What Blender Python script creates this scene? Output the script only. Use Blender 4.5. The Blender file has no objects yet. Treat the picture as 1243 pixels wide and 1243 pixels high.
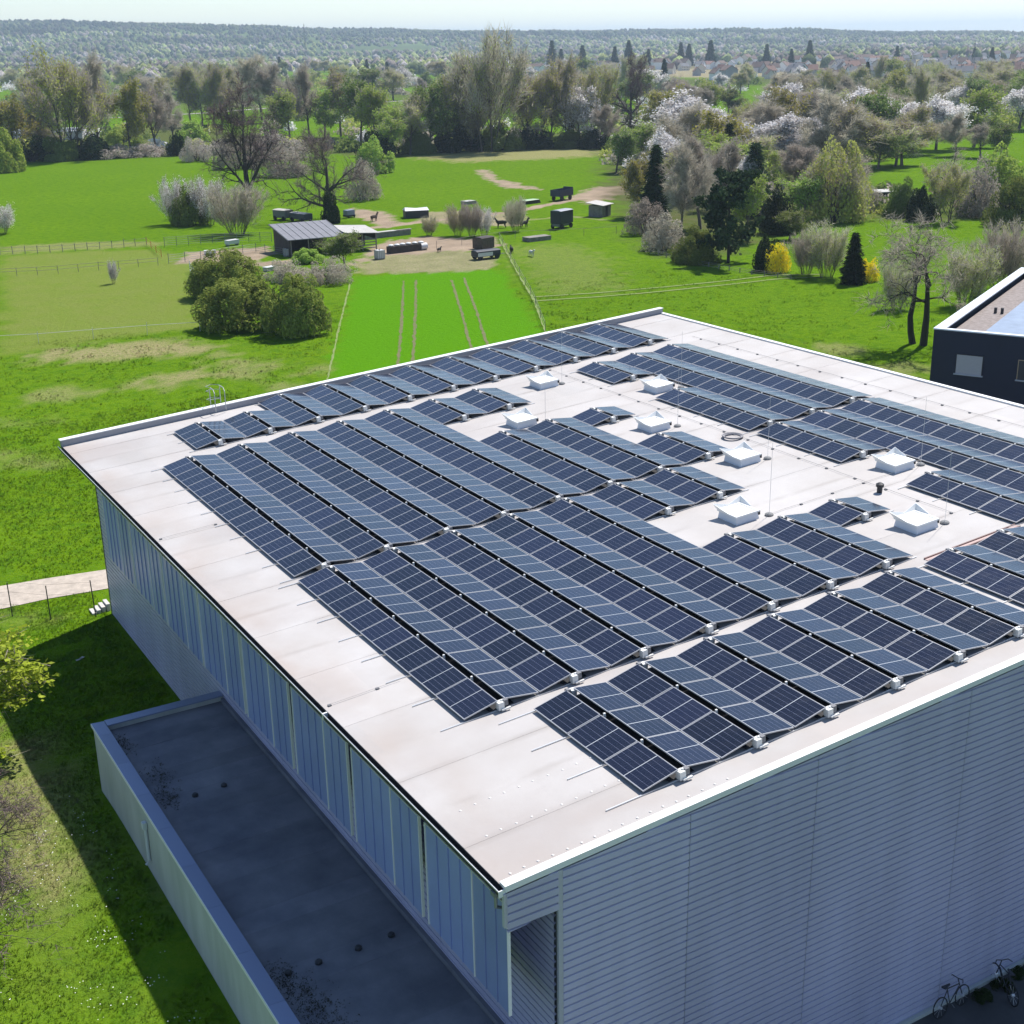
import bpy, bmesh, math, random
import numpy as np
from mathutils import Vector, Matrix

random.seed(7)
SC = bpy.context.scene
COL = SC.collection

# ------------------------------------------------------------------ camera
CAM = np.array([-15.897, -29.856, 28.069])
YAW, PIT, ROLL, FPX = math.radians(30.573), math.radians(-19.527), math.radians(-1.053), 1608.13
_f = np.array([math.cos(PIT) * math.sin(YAW), math.cos(PIT) * math.cos(YAW), math.sin(PIT)])
_r0 = np.array([math.cos(YAW), -math.sin(YAW), 0.0]); _u0 = np.cross(_r0, _f)
_r = _r0 * math.cos(ROLL) + _u0 * math.sin(ROLL); _u = -_r0 * math.sin(ROLL) + _u0 * math.cos(ROLL)
cam = bpy.data.cameras.new('camera'); camo = bpy.data.objects.new('camera', cam); COL.objects.link(camo)
cam.sensor_width = 36.0; cam.sensor_height = 36.0; cam.sensor_fit = 'HORIZONTAL'; cam.lens = 36.0 * FPX / 1243.0
cam.clip_start = 0.5; cam.clip_end = 30000.0
camo.matrix_world = Matrix(((_r[0], _u[0], -_f[0], CAM[0]), (_r[1], _u[1], -_f[1], CAM[1]), (_r[2], _u[2], -_f[2], CAM[2]), (0, 0, 0, 1)))
SC.camera = camo

# ------------------------------------------------------------------ sky and sun
SUN = Vector((0.60, 0.27, 1.0)).normalized()
ELEV = math.asin(SUN.z); AZ = math.atan2(SUN.x, SUN.y)
w = bpy.data.worlds.new('World'); SC.world = w; w.use_nodes = True
nt = w.node_tree; bg = nt.nodes['Background']
sky = nt.nodes.new('ShaderNodeTexSky'); sky.sky_type = 'NISHITA'; sky.sun_disc = False
sky.sun_elevation = ELEV; sky.sun_rotation = AZ; sky.altitude = 120; sky.air_density = 1.0; sky.dust_density = 0.15; sky.ozone_density = 3.0
nt.links.new(sky.outputs['Color'], bg.inputs['Color']); bg.inputs['Strength'].default_value = 0.112
sl = bpy.data.lights.new('sun', 'SUN'); slo = bpy.data.objects.new('sun', sl); COL.objects.link(slo)
sl.energy = 5.0; sl.angle = math.radians(0.53); sl.color = (1.0, 0.955, 0.89)
slo.rotation_euler = (-SUN).to_track_quat('-Z', 'Y').to_euler(); slo.location = (0, 0, 60)
SC.view_settings.view_transform = 'Standard'; SC.view_settings.look = 'None'
SC.view_settings.exposure = 0.45; SC.view_settings.gamma = 1.0; SC.view_settings.use_curve_mapping = False
SC.render.engine = 'CYCLES'
SC.cycles.use_denoising = True
SC.cycles.max_bounces = 5; SC.cycles.diffuse_bounces = 2; SC.cycles.glossy_bounces = 2; SC.cycles.transmission_bounces = 3
SC.cycles.transparent_max_bounces = 6; SC.cycles.volume_bounces = 0
SC.cycles.use_adaptive_sampling = True; SC.cycles.adaptive_threshold = 0.015
SC.cycles.sample_clamp_indirect = 6.0

# ------------------------------------------------------------------ helpers
def ray(x, y):
    return _f + (x - 621.5) / FPX * _r - (y - 621.5) / FPX * _u
def G(x, y, z=0.0):
    """point where the line of sight of a photo pixel meets the level z"""
    d = ray(x, y); t = (z - CAM[2]) / d[2]; p = CAM + t * d
    return (float(p[0]), float(p[1]), float(z))
def depth(p):
    return float((np.array(p) - CAM) @ _f)
def mpp(p):
    """metres per photo pixel at a point"""
    return depth(p) / FPX

def rgb(r, g, b): return (r, g, b, 1.0)
MATS = {}
def mat(name, color, rough=0.8, metal=0.0, var=0.0, scale=3.0, bump=0.0, bscale=20.0, objvar=0.0, spec=0.5, col2=None, detail=4.0, stretch=None):
    if name in MATS: return MATS[name]
    m = bpy.data.materials.new(name); m.use_nodes = True; t = m.node_tree; p = t.nodes['Principled BSDF']
    p.inputs['Roughness'].default_value = rough; p.inputs['Metallic'].default_value = metal
    p.inputs['Specular IOR Level'].default_value = spec
    base = rgb(*color)
    p.inputs['Base Color'].default_value = base
    tc = t.nodes.new('ShaderNodeTexCoord'); out = None
    vec = tc.outputs['Object']
    if stretch:
        mp = t.nodes.new('ShaderNodeMapping'); mp.inputs['Scale'].default_value = stretch
        t.links.new(vec, mp.inputs['Vector']); vec = mp.outputs['Vector']
    if var or col2:
        n = t.nodes.new('ShaderNodeTexNoise'); n.inputs['Scale'].default_value = scale; n.inputs['Detail'].default_value = detail
        n.inputs['Roughness'].default_value = 0.62
        t.links.new(vec, n.inputs['Vector'])
        mx = t.nodes.new('ShaderNodeMix'); mx.data_type = 'RGBA'
        rp = t.nodes.new('ShaderNodeMapRange'); rp.inputs['From Min'].default_value = 0.32; rp.inputs['From Max'].default_value = 0.68
        t.links.new(n.outputs['Fac'], rp.inputs['Value']); t.links.new(rp.outputs['Result'], mx.inputs['Factor'])
        c2 = col2 if col2 else tuple(min(1, c * (1 + var)) for c in color)
        c1 = color if col2 else tuple(c * (1 - var) for c in color)
        mx.inputs['A'].default_value = rgb(*c1); mx.inputs['B'].default_value = rgb(*c2)
        out = mx.outputs['Result']
    if objvar:
        oi = t.nodes.new('ShaderNodeObjectInfo'); hs = t.nodes.new('ShaderNodeHueSaturation')
        mr = t.nodes.new('ShaderNodeMapRange'); mr.inputs['To Min'].default_value = 1 - objvar; mr.inputs['To Max'].default_value = 1 + objvar
        t.links.new(oi.outputs['Random'], mr.inputs['Value']); t.links.new(mr.outputs['Result'], hs.inputs['Value'])
        if out: t.links.new(out, hs.inputs['Color'])
        else: hs.inputs['Color'].default_value = base
        out = hs.outputs['Color']
    if out: t.links.new(out, p.inputs['Base Color'])
    if bump:
        n2 = t.nodes.new('ShaderNodeTexNoise'); n2.inputs['Scale'].default_value = bscale; n2.inputs['Detail'].default_value = 5
        t.links.new(vec, n2.inputs['Vector'])
        b = t.nodes.new('ShaderNodeBump'); b.inputs['Strength'].default_value = bump; b.inputs['Distance'].default_value = 0.05
        t.links.new(n2.outputs['Fac'], b.inputs['Height']); t.links.new(b.outputs['Normal'], p.inputs['Normal'])
    MATS[name] = m
    return m

def leafmat(name, c1, c2, trans=0.35, objvar=0.16, huevar=0.02):
    m = bpy.data.materials.new(name); m.use_nodes = True; t = m.node_tree
    for n in list(t.nodes): t.nodes.remove(n)
    o = t.nodes.new('ShaderNodeOutputMaterial'); mixs = t.nodes.new('ShaderNodeMixShader')
    d = t.nodes.new('ShaderNodeBsdfDiffuse'); tr = t.nodes.new('ShaderNodeBsdfTranslucent')
    g = t.nodes.new('ShaderNodeNewGeometry'); mx = t.nodes.new('ShaderNodeMix'); mx.data_type = 'RGBA'
    mx.inputs['A'].default_value = rgb(*c1); mx.inputs['B'].default_value = rgb(*c2)
    t.links.new(g.outputs['Random Per Island'], mx.inputs['Factor'])
    oi = t.nodes.new('ShaderNodeObjectInfo'); hs = t.nodes.new('ShaderNodeHueSaturation')
    mr = t.nodes.new('ShaderNodeMapRange'); mr.inputs['To Min'].default_value = 1 - objvar; mr.inputs['To Max'].default_value = 1 + objvar
    mh = t.nodes.new('ShaderNodeMapRange'); mh.inputs['To Min'].default_value = 0.5 - huevar; mh.inputs['To Max'].default_value = 0.5 + huevar
    t.links.new(oi.outputs['Random'], mr.inputs['Value']); t.links.new(mr.outputs['Result'], hs.inputs['Value'])
    t.links.new(oi.outputs['Random'], mh.inputs['Value']); t.links.new(mh.outputs['Result'], hs.inputs['Hue'])
    t.links.new(mx.outputs['Result'], hs.inputs['Color'])
    t.links.new(hs.outputs['Color'], d.inputs['Color']); t.links.new(hs.outputs['Color'], tr.inputs['Color'])
    mixs.inputs['Fac'].default_value = trans
    t.links.new(d.outputs[0], mixs.inputs[1]); t.links.new(tr.outputs[0], mixs.inputs[2]); t.links.new(mixs.outputs[0], o.inputs['Surface'])
    MATS[name] = m
    return m

class MB:
    def __init__(s): s.v = []; s.f = []; s.m = []
    def add(s, vs, fs, mi=0):
        o = len(s.v); s.v += [tuple(map(float, v)) for v in vs]; s.f += [tuple(i + o for i in f) for f in fs]; s.m += [mi] * len(fs); return s
    def box(s, x0, x1, y0, y1, z0, z1, mi=0):
        vs = [(x, y, z) for z in (z0, z1) for y in (y0, y1) for x in (x0, x1)]
        return s.add(vs, [(0, 2, 3, 1), (4, 5, 7, 6), (0, 1, 5, 4), (2, 6, 7, 3), (0, 4, 6, 2), (1, 3, 7, 5)], mi)
    def hexa(s, p, mi=0):
        """eight corners: bottom four counter-clockwise, then top four"""
        return s.add(p, [(3, 2, 1, 0), (4, 5, 6, 7), (0, 1, 5, 4), (1, 2, 6, 5), (2, 3, 7, 6), (3, 0, 4, 7)], mi)
    def tube(s, pts, rad, n=6, mi=0, cap=True):
        pts = [np.array(p, float) for p in pts]
        if not hasattr(rad, '__len__'): rad = [rad] * len(pts)
        rings = []
        for i, p in enumerate(pts):
            d = pts[min(i + 1, len(pts) - 1)] - pts[max(i - 1, 0)]; d = d / (np.linalg.norm(d) + 1e-9)
            a = np.array((0, 0, 1.0)) if abs(d[2]) < 0.9 else np.array((1.0, 0, 0))
            e1 = np.cross(d, a); e1 /= np.linalg.norm(e1); e2 = np.cross(d, e1)
            rings.append([p + rad[i] * (math.cos(2 * math.pi * k / n) * e1 + math.sin(2 * math.pi * k / n) * e2) for k in range(n)])
        vs = [q for r in rings for q in r]; fs = []
        for i in range(len(pts) - 1):
            for k in range(n):
                a, b = i * n + k, i * n + (k + 1) % n
                fs.append((a, b, b + n, a + n))
        if cap: fs += [tuple(range(n))[::-1], tuple(range((len(pts) - 1) * n, len(pts) * n))]
        return s.add(vs, fs, mi)
    def lathe(s, prof, n=16, c=(0, 0, 0), mi=0):
        vs = [(c[0] + r * math.cos(2 * math.pi * k / n), c[1] + r * math.sin(2 * math.pi * k / n), c[2] + z) for r, z in prof for k in range(n)]
        fs = [(i * n + k, i * n + (k + 1) % n, (i + 1) * n + (k + 1) % n, (i + 1) * n + k) for i in range(len(prof) - 1) for k in range(n)]
        fs += [tuple(range(n))[::-1], tuple(range((len(prof) - 1) * n, len(prof) * n))]
        return s.add(vs, fs, mi)
    def mesh(s, name, mats, smooth=False):
        me = bpy.data.meshes.new(name); me.from_pydata(s.v, [], s.f)
        for m in (mats if isinstance(mats, (list, tuple)) else [mats]): me.materials.append(m)
        if any(s.m): me.polygons.foreach_set('material_index', s.m)
        if smooth: me.polygons.foreach_set('use_smooth', [True] * len(me.polygons))
        me.update(); return me
    def build(s, name, mats, parent=None, smooth=False):
        return link(name, s.mesh(name, mats, smooth), parent)
def link(name, me, parent=None, loc=None):
    o = bpy.data.objects.new(name, me); COL.objects.link(o)
    if parent: o.parent = parent
    if loc is not None: o.location = loc
    return o
def tag(o, label=None, cat=None, group=None, kind=None):
    if label: o['label'] = label
    if cat: o['category'] = cat
    if group: o['group'] = group
    if kind: o['kind'] = kind
    return o
def thing(name, label, cat, loc=(0, 0, 0), rz=0.0, group=None):
    o = bpy.data.objects.new(name, None); COL.objects.link(o); o.location = loc; o.rotation_euler = (0, 0, rz)
    o.empty_display_size = 0.3
    return tag(o, label, cat, group)
def npmesh(name, V, F, mats, smooth=False, attrs=None):
    """triangles or quads from numpy arrays"""
    me = bpy.data.meshes.new(name); k = F.shape[1]
    me.vertices.add(len(V)); me.vertices.foreach_set('co', V.astype(np.float32).ravel())
    me.loops.add(F.size); me.loops.foreach_set('vertex_index', F.astype(np.int32).ravel())
    me.polygons.add(len(F)); me.polygons.foreach_set('loop_start', np.arange(0, F.size, k, dtype=np.int32))
    try: me.polygons.foreach_set('loop_total', np.full(len(F), k, dtype=np.int32))
    except Exception: pass
    me.polygons.foreach_set('use_smooth', np.full(len(F), smooth))
    for m in (mats if isinstance(mats, (list, tuple)) else [mats]): me.materials.append(m)
    if attrs:
        for n, a in attrs.items():
            at = me.attributes.new(n, 'FLOAT', 'POINT'); at.data.foreach_set('value', a.astype(np.float32))
    me.update(calc_edges=True); me.validate(); return me

# value noise for the lie of the land and its patches
_rngN = np.random.default_rng(5); _PERM = _rngN.random((256, 256))
def vnoise(x, y):
    xi = np.floor(x).astype(int); yi = np.floor(y).astype(int); fx = x - xi; fy = y - yi
    fx = fx * fx * (3 - 2 * fx); fy = fy * fy * (3 - 2 * fy)
    g = lambda a, b: _PERM[a % 256, b % 256]
    return (g(xi, yi) * (1 - fx) + g(xi + 1, yi) * fx) * (1 - fy) + (g(xi, yi + 1) * (1 - fx) + g(xi + 1, yi + 1) * fx) * fy
def fbm(x, y, o=4):
    s = 0; a = 0.5; t = 0
    for k in range(o): s = s + a * vnoise(x * 2 ** k + 17.3 * k, y * 2 ** k + 9.1 * k); t += a; a *= 0.5
    return s / t
def sstep(a, b, x):
    t = np.clip((x - a) / (b - a), 0, 1); return t * t * (3 - 2 * t)
def polydist(X, Y, poly):
    """signed distance to a polygon, positive inside"""
    n = len(poly); d = np.full(X.shape, 1e9); ins = np.zeros(X.shape, bool)
    for i in range(n):
        x0, y0 = poly[i][:2]; x1, y1 = poly[(i + 1) % n][:2]
        dx, dy = x1 - x0, y1 - y0; t = np.clip(((X - x0) * dx + (Y - y0) * dy) / (dx * dx + dy * dy + 1e-9), 0, 1)
        d = np.minimum(d, np.hypot(X - x0 - t * dx, Y - y0 - t * dy))
        c = (y0 > Y) != (y1 > Y)
        ins ^= c & (X < (x1 - x0) * (Y - y0) / (y1 - y0 + 1e-12) + x0)
    return np.where(ins, d, -d)
def linedist(X, Y, pts):
    d = np.full(X.shape, 1e9)
    for (x0, y0), (x1, y1) in zip([p[:2] for p in pts[:-1]], [p[:2] for p in pts[1:]]):
        dx, dy = x1 - x0, y1 - y0; t = np.clip(((X - x0) * dx + (Y - y0) * dy) / (dx * dx + dy * dy + 1e-9), 0, 1)
        d = np.minimum(d, np.hypot(X - x0 - t * dx, Y - y0 - t * dy))
    return d
# ------------------------------------------------------------------ the lie of the land
def P(*pts): return [G(*p)[:2] for p in pts]
CROP = P((432, 336), (520, 331), (608, 327), (640, 372), (664, 408), (700, 470), (392, 480), (410, 400))
DIRT_POLY = [(P((432, 334), (428, 322), (455, 306), (520, 304), (600, 304), (612, 325), (560, 330)), 0.55, 1.6),
             (P((425, 322), (447, 303), (470, 292), (520, 286), (565, 290), (600, 288), (600, 303), (520, 306), (455, 312)), 0.85, 1.2),
             (P((424, 252), (468, 257), (484, 270), (470, 276), (440, 268)), 0.8, 1.5),
             (P((214, 320), (228, 306), (328, 299), (336, 309), (300, 320)), 0.75, 1.0),
             (P((690, 240), (725, 226), (770, 226), (765, 236), (716, 248)), 0.85, 2.0),
             (P((575, 207), (592, 205), (606, 217), (645, 226), (660, 231), (610, 228), (588, 218)), 0.75, 1.5),
             (P((500, 258), (560, 256), (640, 262), (640, 276), (560, 274), (505, 268)), 0.6, 1.5)]
DIRT_POLY.append((P((640, 84), (700, 74), (900, 70), (1270, 64), (1270, 92), (1050, 92), (860, 96), (700, 92)), 0.62, 25.0))
DIRT_LINE = [(P((750, 230), (702, 241), (660, 250), (622, 258), (560, 264), (505, 270), (455, 276)), 1.3, 0.9),
             (P((300, 322), (345, 318), (368, 314)), 1.4, 0.8), (P((455, 300), (500, 308), (560, 300), (605, 297)), 1.2, 0.7),
             (P((642, 268), (690, 262), (740, 268)), 0.8, 0.5)]
DRY_POLY = [(P((42, 429), (110, 420), (200, 413), (264, 420), (255, 428), (160, 435), (60, 439)), 0.9, 1.6),
            (P((133, 472), (200, 456), (258, 449), (270, 457), (200, 470)), 0.8, 1.5),
            (P((262, 441), (300, 437), (336, 446), (300, 462), (270, 455)), 0.6, 2.0),
            (P((500, 191), (560, 183), (728, 178), (732, 190), (640, 194), (560, 197)), 0.85, 4.0),
            (P((0, 880), (55, 930), (108, 1060), (80, 1092), (0, 1100)), 0.62, 0.9),
            (P((0, 300), (110, 293), (196, 294), (196, 298), (100, 303), (0, 309)), 0.55, 1.2),
            (P((612, 300), (690, 296), (745, 320), (760, 350), (665, 355)), 0.28, 3.0)]
OLIVE_POLY = [(P((0, 311), (120, 304), (194, 303), (240, 320), (243, 398), (100, 416), (0, 430)), 0.85, 1.5),
              (P((0, 1243), (0, 880), (90, 960), (150, 1100), (190, 1243)), 0.35, 2.0)]
WOOD_POLY = [(P((-60, 197), (-60, 158), (100, 160), (240, 150), (300, 165), (480, 170), (720, 160), (724, 180), (560, 184), (470, 192), (330, 180), (230, 190)), 0.75, 5.0),
             (P((735, 238), (732, 175), (900, 165), (1040, 180), (1060, 250), (960, 270), (905, 300), (850, 322), (790, 300), (765, 270)), 0.8, 5.0),
             (P((1050, 258), (1120, 236), (1320, 240), (1320, 262), (1060, 270)), 0.7, 4.0)]
def masks(X, Y):
    n1 = fbm(X * 0.35, Y * 0.35); n2 = fbm(X * 1.1 + 40, Y * 1.1)
    z = np.zeros_like(X); dirt = z.copy(); dry = z.copy(); oli = z.copy(); wood = z.copy()
    for p, s, e in DIRT_POLY: dirt = np.maximum(dirt, s * sstep(-e, e, polydist(X, Y, p) + (n2 - 0.5) * 3 * e))
    for p, wd, s in DIRT_LINE: dirt = np.maximum(dirt, s * (1 - sstep(wd * 0.6, wd * 1.5, linedist(X, Y, p) + (n2 - 0.5) * wd * 1.6)))
    for p, s, e in DRY_POLY: dry = np.maximum(dry, s * sstep(-e, e, polydist(X, Y, p) + (n2 - 0.5) * 4 * e))
    for p, s, e in OLIVE_POLY: oli = np.maximum(oli, s * sstep(-e, e, polydist(X, Y, p) + (n1 - 0.5) * 3 * e))
    for p, s, e in WOOD_POLY: wood = np.maximum(wood, s * sstep(-e, e, polydist(X, Y, p) + (n1 - 0.5) * 2 * e))
    dry = np.maximum(dry, 0.5 * sstep(0.60, 0.72, fbm(X * 0.16 + 3, Y * 0.16)) * (np.hypot(X - CAM[0], Y - CAM[1]) < 130))
    crop = sstep(-0.5, 0.5, polydist(X, Y, CROP) + (n2 - 0.5) * 3.2)
    # the woods of the plain behind, with meadows left open between them
    far = np.hypot(X - CAM[0], Y - CAM[1])
    wood = np.maximum(wood, 0.75 * sstep(520, 900, far) * sstep(0.42, 0.52, fbm(X * 0.006, Y * 0.006)))
    return dict(dirt=dirt, dry=dry * (1 - crop), olive=oli, wood=wood, crop=crop)
def gz(X, Y):
    """height of the ground"""
    X = np.asarray(X, float); Y = np.asarray(Y, float)
    z = (fbm(X * 0.05, Y * 0.05, 3) - 0.5) * 0.25
    z = z * sstep(30, 60, np.hypot(X - 15, Y - 15))
    z = z + 0.40 * sstep(-10.5, -7.4, X) * (1 - sstep(15, 22, Y)) * (X < -3)
    z = z - 0.80 * sstep(-3.0, -6.9, Y) * sstep(-1.5, 1.0, X)
    return z
def axis(a0, a1, step, lo, hi, g=1.13):
    v = list(np.arange(a0, a1, step)); s = step
    while v[-1] < hi: s *= g; v.append(v[-1] + s)
    s = step; left = [v[0]]
    while left[-1] > lo: s *= g; left.append(left[-1] - s)
    return np.array(left[1:][::-1] + v)
xs = axis(-34, 236, 1.15, -9500, 9500); ys = axis(-40, 330, 1.15, -9500, 9500)
X, Y = np.meshgrid(xs, ys); shp = X.shape
V = np.stack([X.ravel(), Y.ravel(), gz(X, Y).ravel()], 1)
ii = np.arange(shp[0] * shp[1]).reshape(shp)
F = np.stack([ii[:-1, :-1].ravel(), ii[:-1, 1:].ravel(), ii[1:, 1:].ravel(), ii[1:, :-1].ravel()], 1)

def grassmat(name, tuft=False):
    m = bpy.data.materials.new(name); m.use_nodes = True; t = m.node_tree; L = t.links.new
    p = t.nodes['Principled BSDF']; p.inputs['Roughness'].default_value = 1.0; p.inputs['Specular IOR Level'].default_value = 0.0
    geo = t.nodes.new('ShaderNodeNewGeometry')
    def noise(scale, det=4, rough=0.6):
        n = t.nodes.new('ShaderNodeTexNoise'); n.inputs['Scale'].default_value = scale; n.inputs['Detail'].default_value = det; n.inputs['Roughness'].default_value = rough
        L(geo.outputs['Position'], n.inputs['Vector']); return n.outputs['Fac']
    def rng(s, a, b, c=0.0, d=1.0):
        r = t.nodes.new('ShaderNodeMapRange'); r.inputs['From Min'].default_value = a; r.inputs['From Max'].default_value = b
        r.inputs['To Min'].default_value = c; r.inputs['To Max'].default_value = d; L(s, r.inputs['Value']); return r.outputs['Result']
    def mix(f, a, b):
        x = t.nodes.new('ShaderNodeMix'); x.data_type = 'RGBA'
        if hasattr(f, 'links'): L(f, x.inputs['Factor'])
        else: x.inputs['Factor'].default_value = f
        for k, v in (('A', a), ('B', b)):
            if hasattr(v, 'links'): L(v, x.inputs[k])
            else: x.inputs[k].default_value = rgb(*v)
        return x.outputs['Result']
    def attr(n):
        a = t.nodes.new('ShaderNodeAttribute'); a.attribute_name = n; return a.outputs['Fac']
    def math_(op, a, b):
        x = t.nodes.new('ShaderNodeMath'); x.operation = op
        for k, v in ((0, a), (1, b)):
            if hasattr(v, 'links'): L(v, x.inputs[k])
            else: x.inputs[k].default_value = v
        return x.outputs[0]
    big = rng(noise(0.035, 3), 0.35, 0.65); mid = rng(noise(0.28, 5), 0.33, 0.67); fine = rng(noise(2.6, 5, 0.7), 0.3, 0.7); vfine = rng(noise(11, 3, 0.7), 0.3, 0.7)
    c = mix(big, (0.090, 0.182, 0.004), (0.128, 0.235, 0.006))
    c = mix(math_('MULTIPLY', mid, 0.75), c, (0.075, 0.170, 0.006))
    c = mix(math_('MULTIPLY', fine, 0.55), c, (0.155, 0.230, 0.012))
    c = mix(math_('MULTIPLY', rng(noise(0.9, 5, 0.7), 0.47, 0.62), 0.75), c, (0.055, 0.135, 0.007))
    c = mix(math_('MULTIPLY', vfine, 0.50), c, (0.070, 0.150, 0.010))
    ol = mix(fine, (0.145, 0.180, 0.036), (0.200, 0.222, 0.064)); ol = mix(math_('MULTIPLY', mid, 0.5), ol, (0.13, 0.20, 0.02))
    c = mix(attr('olive'), c, ol)
    cr = mix(fine, (0.070, 0.205, 0.004), (0.088, 0.236, 0.006)); cr = mix(math_('MULTIPLY', vfine, 0.3), cr, (0.08, 0.24, 0.008))
    c = mix(attr('crop'), c, cr)
    dr = mix(vfine, (0.36, 0.29, 0.17), (0.24, 0.21, 0.10))
    c = mix(math_('MULTIPLY', attr('dry'), rng(fine, 0.15, 0.7, 0.45, 1.0)), c, dr)
    di = mix(mid, (0.40, 0.31, 0.23), (0.27, 0.21, 0.155)); di = mix(math_('MULTIPLY', vfine, 0.35), di, (0.2, 0.16, 0.11))
    c = mix(rng(math_('MULTIPLY', attr('dirt'), rng(fine, 0.0, 1.0, 0.8, 1.25)), 0.25, 0.75), c, di)
    wd = mix(mid, (0.060, 0.075, 0.024), (0.105, 0.085, 0.055))
    c = mix(attr('wood'), c, wd)
    L(c, p.inputs['Base Color'])
    if tuft:
        up_ = t.nodes.new('ShaderNodeCombineXYZ'); up_.inputs[2].default_value = 1.0; L(up_.outputs[0], p.inputs['Normal']); tr = t.nodes.new('ShaderNodeBsdfTranslucent'); L(c, tr.inputs['Color']); ms = t.nodes.new('ShaderNodeMixShader'); ms.inputs[0].default_value = 0.30
        L(p.outputs[0], ms.inputs[1]); L(tr.outputs[0], ms.inputs[2]); L(ms.outputs[0], t.nodes['Material Output'].inputs['Surface'])
    else:
        b = t.nodes.new('ShaderNodeBump'); b.inputs['Strength'].default_value = 0.9; b.inputs['Distance'].default_value = 0.22
        hgt = math_('ADD', noise(1.3, 6, 0.72), math_('MULTIPLY', noise(6.0, 4, 0.7), 0.35))
        L(hgt, b.inputs['Height']); L(b.outputs['Normal'], p.inputs['Normal'])
    MATS[name] = m; return m
grassmat('meadow'); grassmat('grass_blades', True)
me = npmesh('ground', V, F, MATS['meadow'], True, {k: v.ravel() for k, v in masks(X, Y).items()})
tag(link('ground', me), kind='structure')

# wooded hills along the horizon
HAZ = [-40, 11.0, 17.1, 23.6, 30.2, 33.6, 40.2, 46.6, 51.0, 90]; HEL = [1.0, 1.11, 0.97, 0.69, 0.49, 0.40, 0.37, 0.15, 0.06, 0.3]
def hillz(az, D):
    el = np.interp(az, HAZ, HEL) - 0.13
    top = 28 + 4600 * np.tan(np.radians(el))
    z = top * sstep(2600, 4600, D) + 14 * (fbm(az * 0.35, D * 0.0022) - 0.5) * sstep(2700, 3600, D)
    return z - 6 * (1 - sstep(2000, 2500, D))
az, D = np.meshgrid(np.linspace(-35, 88, 260), np.linspace(1950, 7600, 70))
V = np.stack([CAM[0] + D * np.sin(np.radians(az)), CAM[1] + D * np.cos(np.radians(az)), hillz(az, D)], -1).reshape(-1, 3)
ii = np.arange(az.size).reshape(az.shape)
F = np.stack([ii[:-1, :-1].ravel(), ii[:-1, 1:].ravel(), ii[1:, 1:].ravel(), ii[1:, :-1].ravel()], 1)
tag(link('hills', npmesh('hills', V, F, mat('hill_floor', (0.055, 0.075, 0.03), 0.95, col2=(0.10, 0.15, 0.035), scale=0.004, spec=0.1), True)), kind='structure')

# wheel tracks pressed into the crop and the meadow, each a thin worn strip
def strip(name, pts, wd, m, z=0.02, wob=0.12, n=26):
    pts = [np.array(p[:2]) for p in pts]; seg = [np.linalg.norm(b - a) for a, b in zip(pts[:-1], pts[1:])]; tot = sum(seg); vs = []; rng = np.random.default_rng(len(pts) + int(tot * 10))
    for k in range(n + 1):
        s = tot * k / n; i = 0
        while i < len(seg) - 1 and s > seg[i]: s -= seg[i]; i += 1
        p = pts[i] + (pts[i + 1] - pts[i]) * s / seg[i]; d = (pts[i + 1] - pts[i]) / seg[i]; q = np.array((-d[1], d[0]))
        for sg in (-1, 1):
            e = p + q * sg * wd * (0.5 + rng.uniform(-wob, wob)); vs.append((e[0], e[1], float(gz(e[0], e[1])) + z))
    mb = MB(); mb.add(vs, [(2 * k, 2 * k + 1, 2 * k + 3, 2 * k + 2) for k in range(n)]); o = mb.build(name, m)
    return tag(o, kind='structure')
soil = mat('track_soil', (0.085, 0.125, 0.015), 0.95, col2=(0.150, 0.120, 0.055), scale=0.8)
for a, b in (((490, 341), (483, 445)), ((505, 340), (501, 440)), ((548, 340), (572, 424)), ((563, 337), (592, 420))):
    strip('wheel_track', P(a, ((a[0] + b[0]) / 2 + 1, (a[1] + b[1]) / 2), b), 0.30, soil, 0.03, 0.3, 60)
worn = mat('worn_grass', (0.14, 0.215, 0.035), 0.95, col2=(0.20, 0.23, 0.08), scale=0.7)
for dy in (0, 5): strip('meadow_track', P((648, 361 + dy), (720, 356 + dy), (800, 349 + dy), (880, 341 + dy), (940, 334 + dy), (1000, 333 + dy * .6)), 0.45, worn, 0.05)
strip('field_edge', P((606, 290), (628, 330), (648, 365), (664, 408)), 0.22, worn, 0.05, 0.35, 60)
strip('field_edge', P((425, 345), (412, 395), (396, 470)), 0.18, worn, 0.05, 0.35, 60)
strip('farm_road', P((-150, 158), (0, 150), (240, 138), (330, 131), (520, 121), (760, 112)), 5.0, mat('road_grey', (0.30, 0.28, 0.25), 0.9, var=0.15, scale=0.2), 0.10, 0.03, 40)
# gravel path behind the hall
lo = [(-420, 812), (-60, 751), (0, 740), (60, 727), (127, 715.5)]; up = [(-420, 780), (-60, 723), (0, 712), (60, 702), (127, 692)]
vs = []
for a, b in zip(lo, up):
    p, q = G(*a), G(*b); vs += [p, q]
d = np.array(vs[-1]) - np.array(vs[-3]); e = np.array(vs[-2]) - np.array(vs[-4])
n0_ = len(vs)
for k in (3, 8): vs += [tuple(np.array(vs[n0_ - 2]) + e * k), tuple(np.array(vs[n0_ - 1]) + d * k)]
vs = [(x, y, float(gz(x, y)) + 0.03) for x, y, z in vs]
mb = MB(); mb.add(vs, [(2 * k, 2 * k + 2, 2 * k + 3, 2 * k + 1) for k in range(len(vs) // 2 - 1)])
tag(mb.build('gravel_path', mat('gravel', (0.42, 0.36, 0.30), 0.95, var=0.18, scale=2.0, bump=0.3, bscale=30)), kind='structure')
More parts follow.
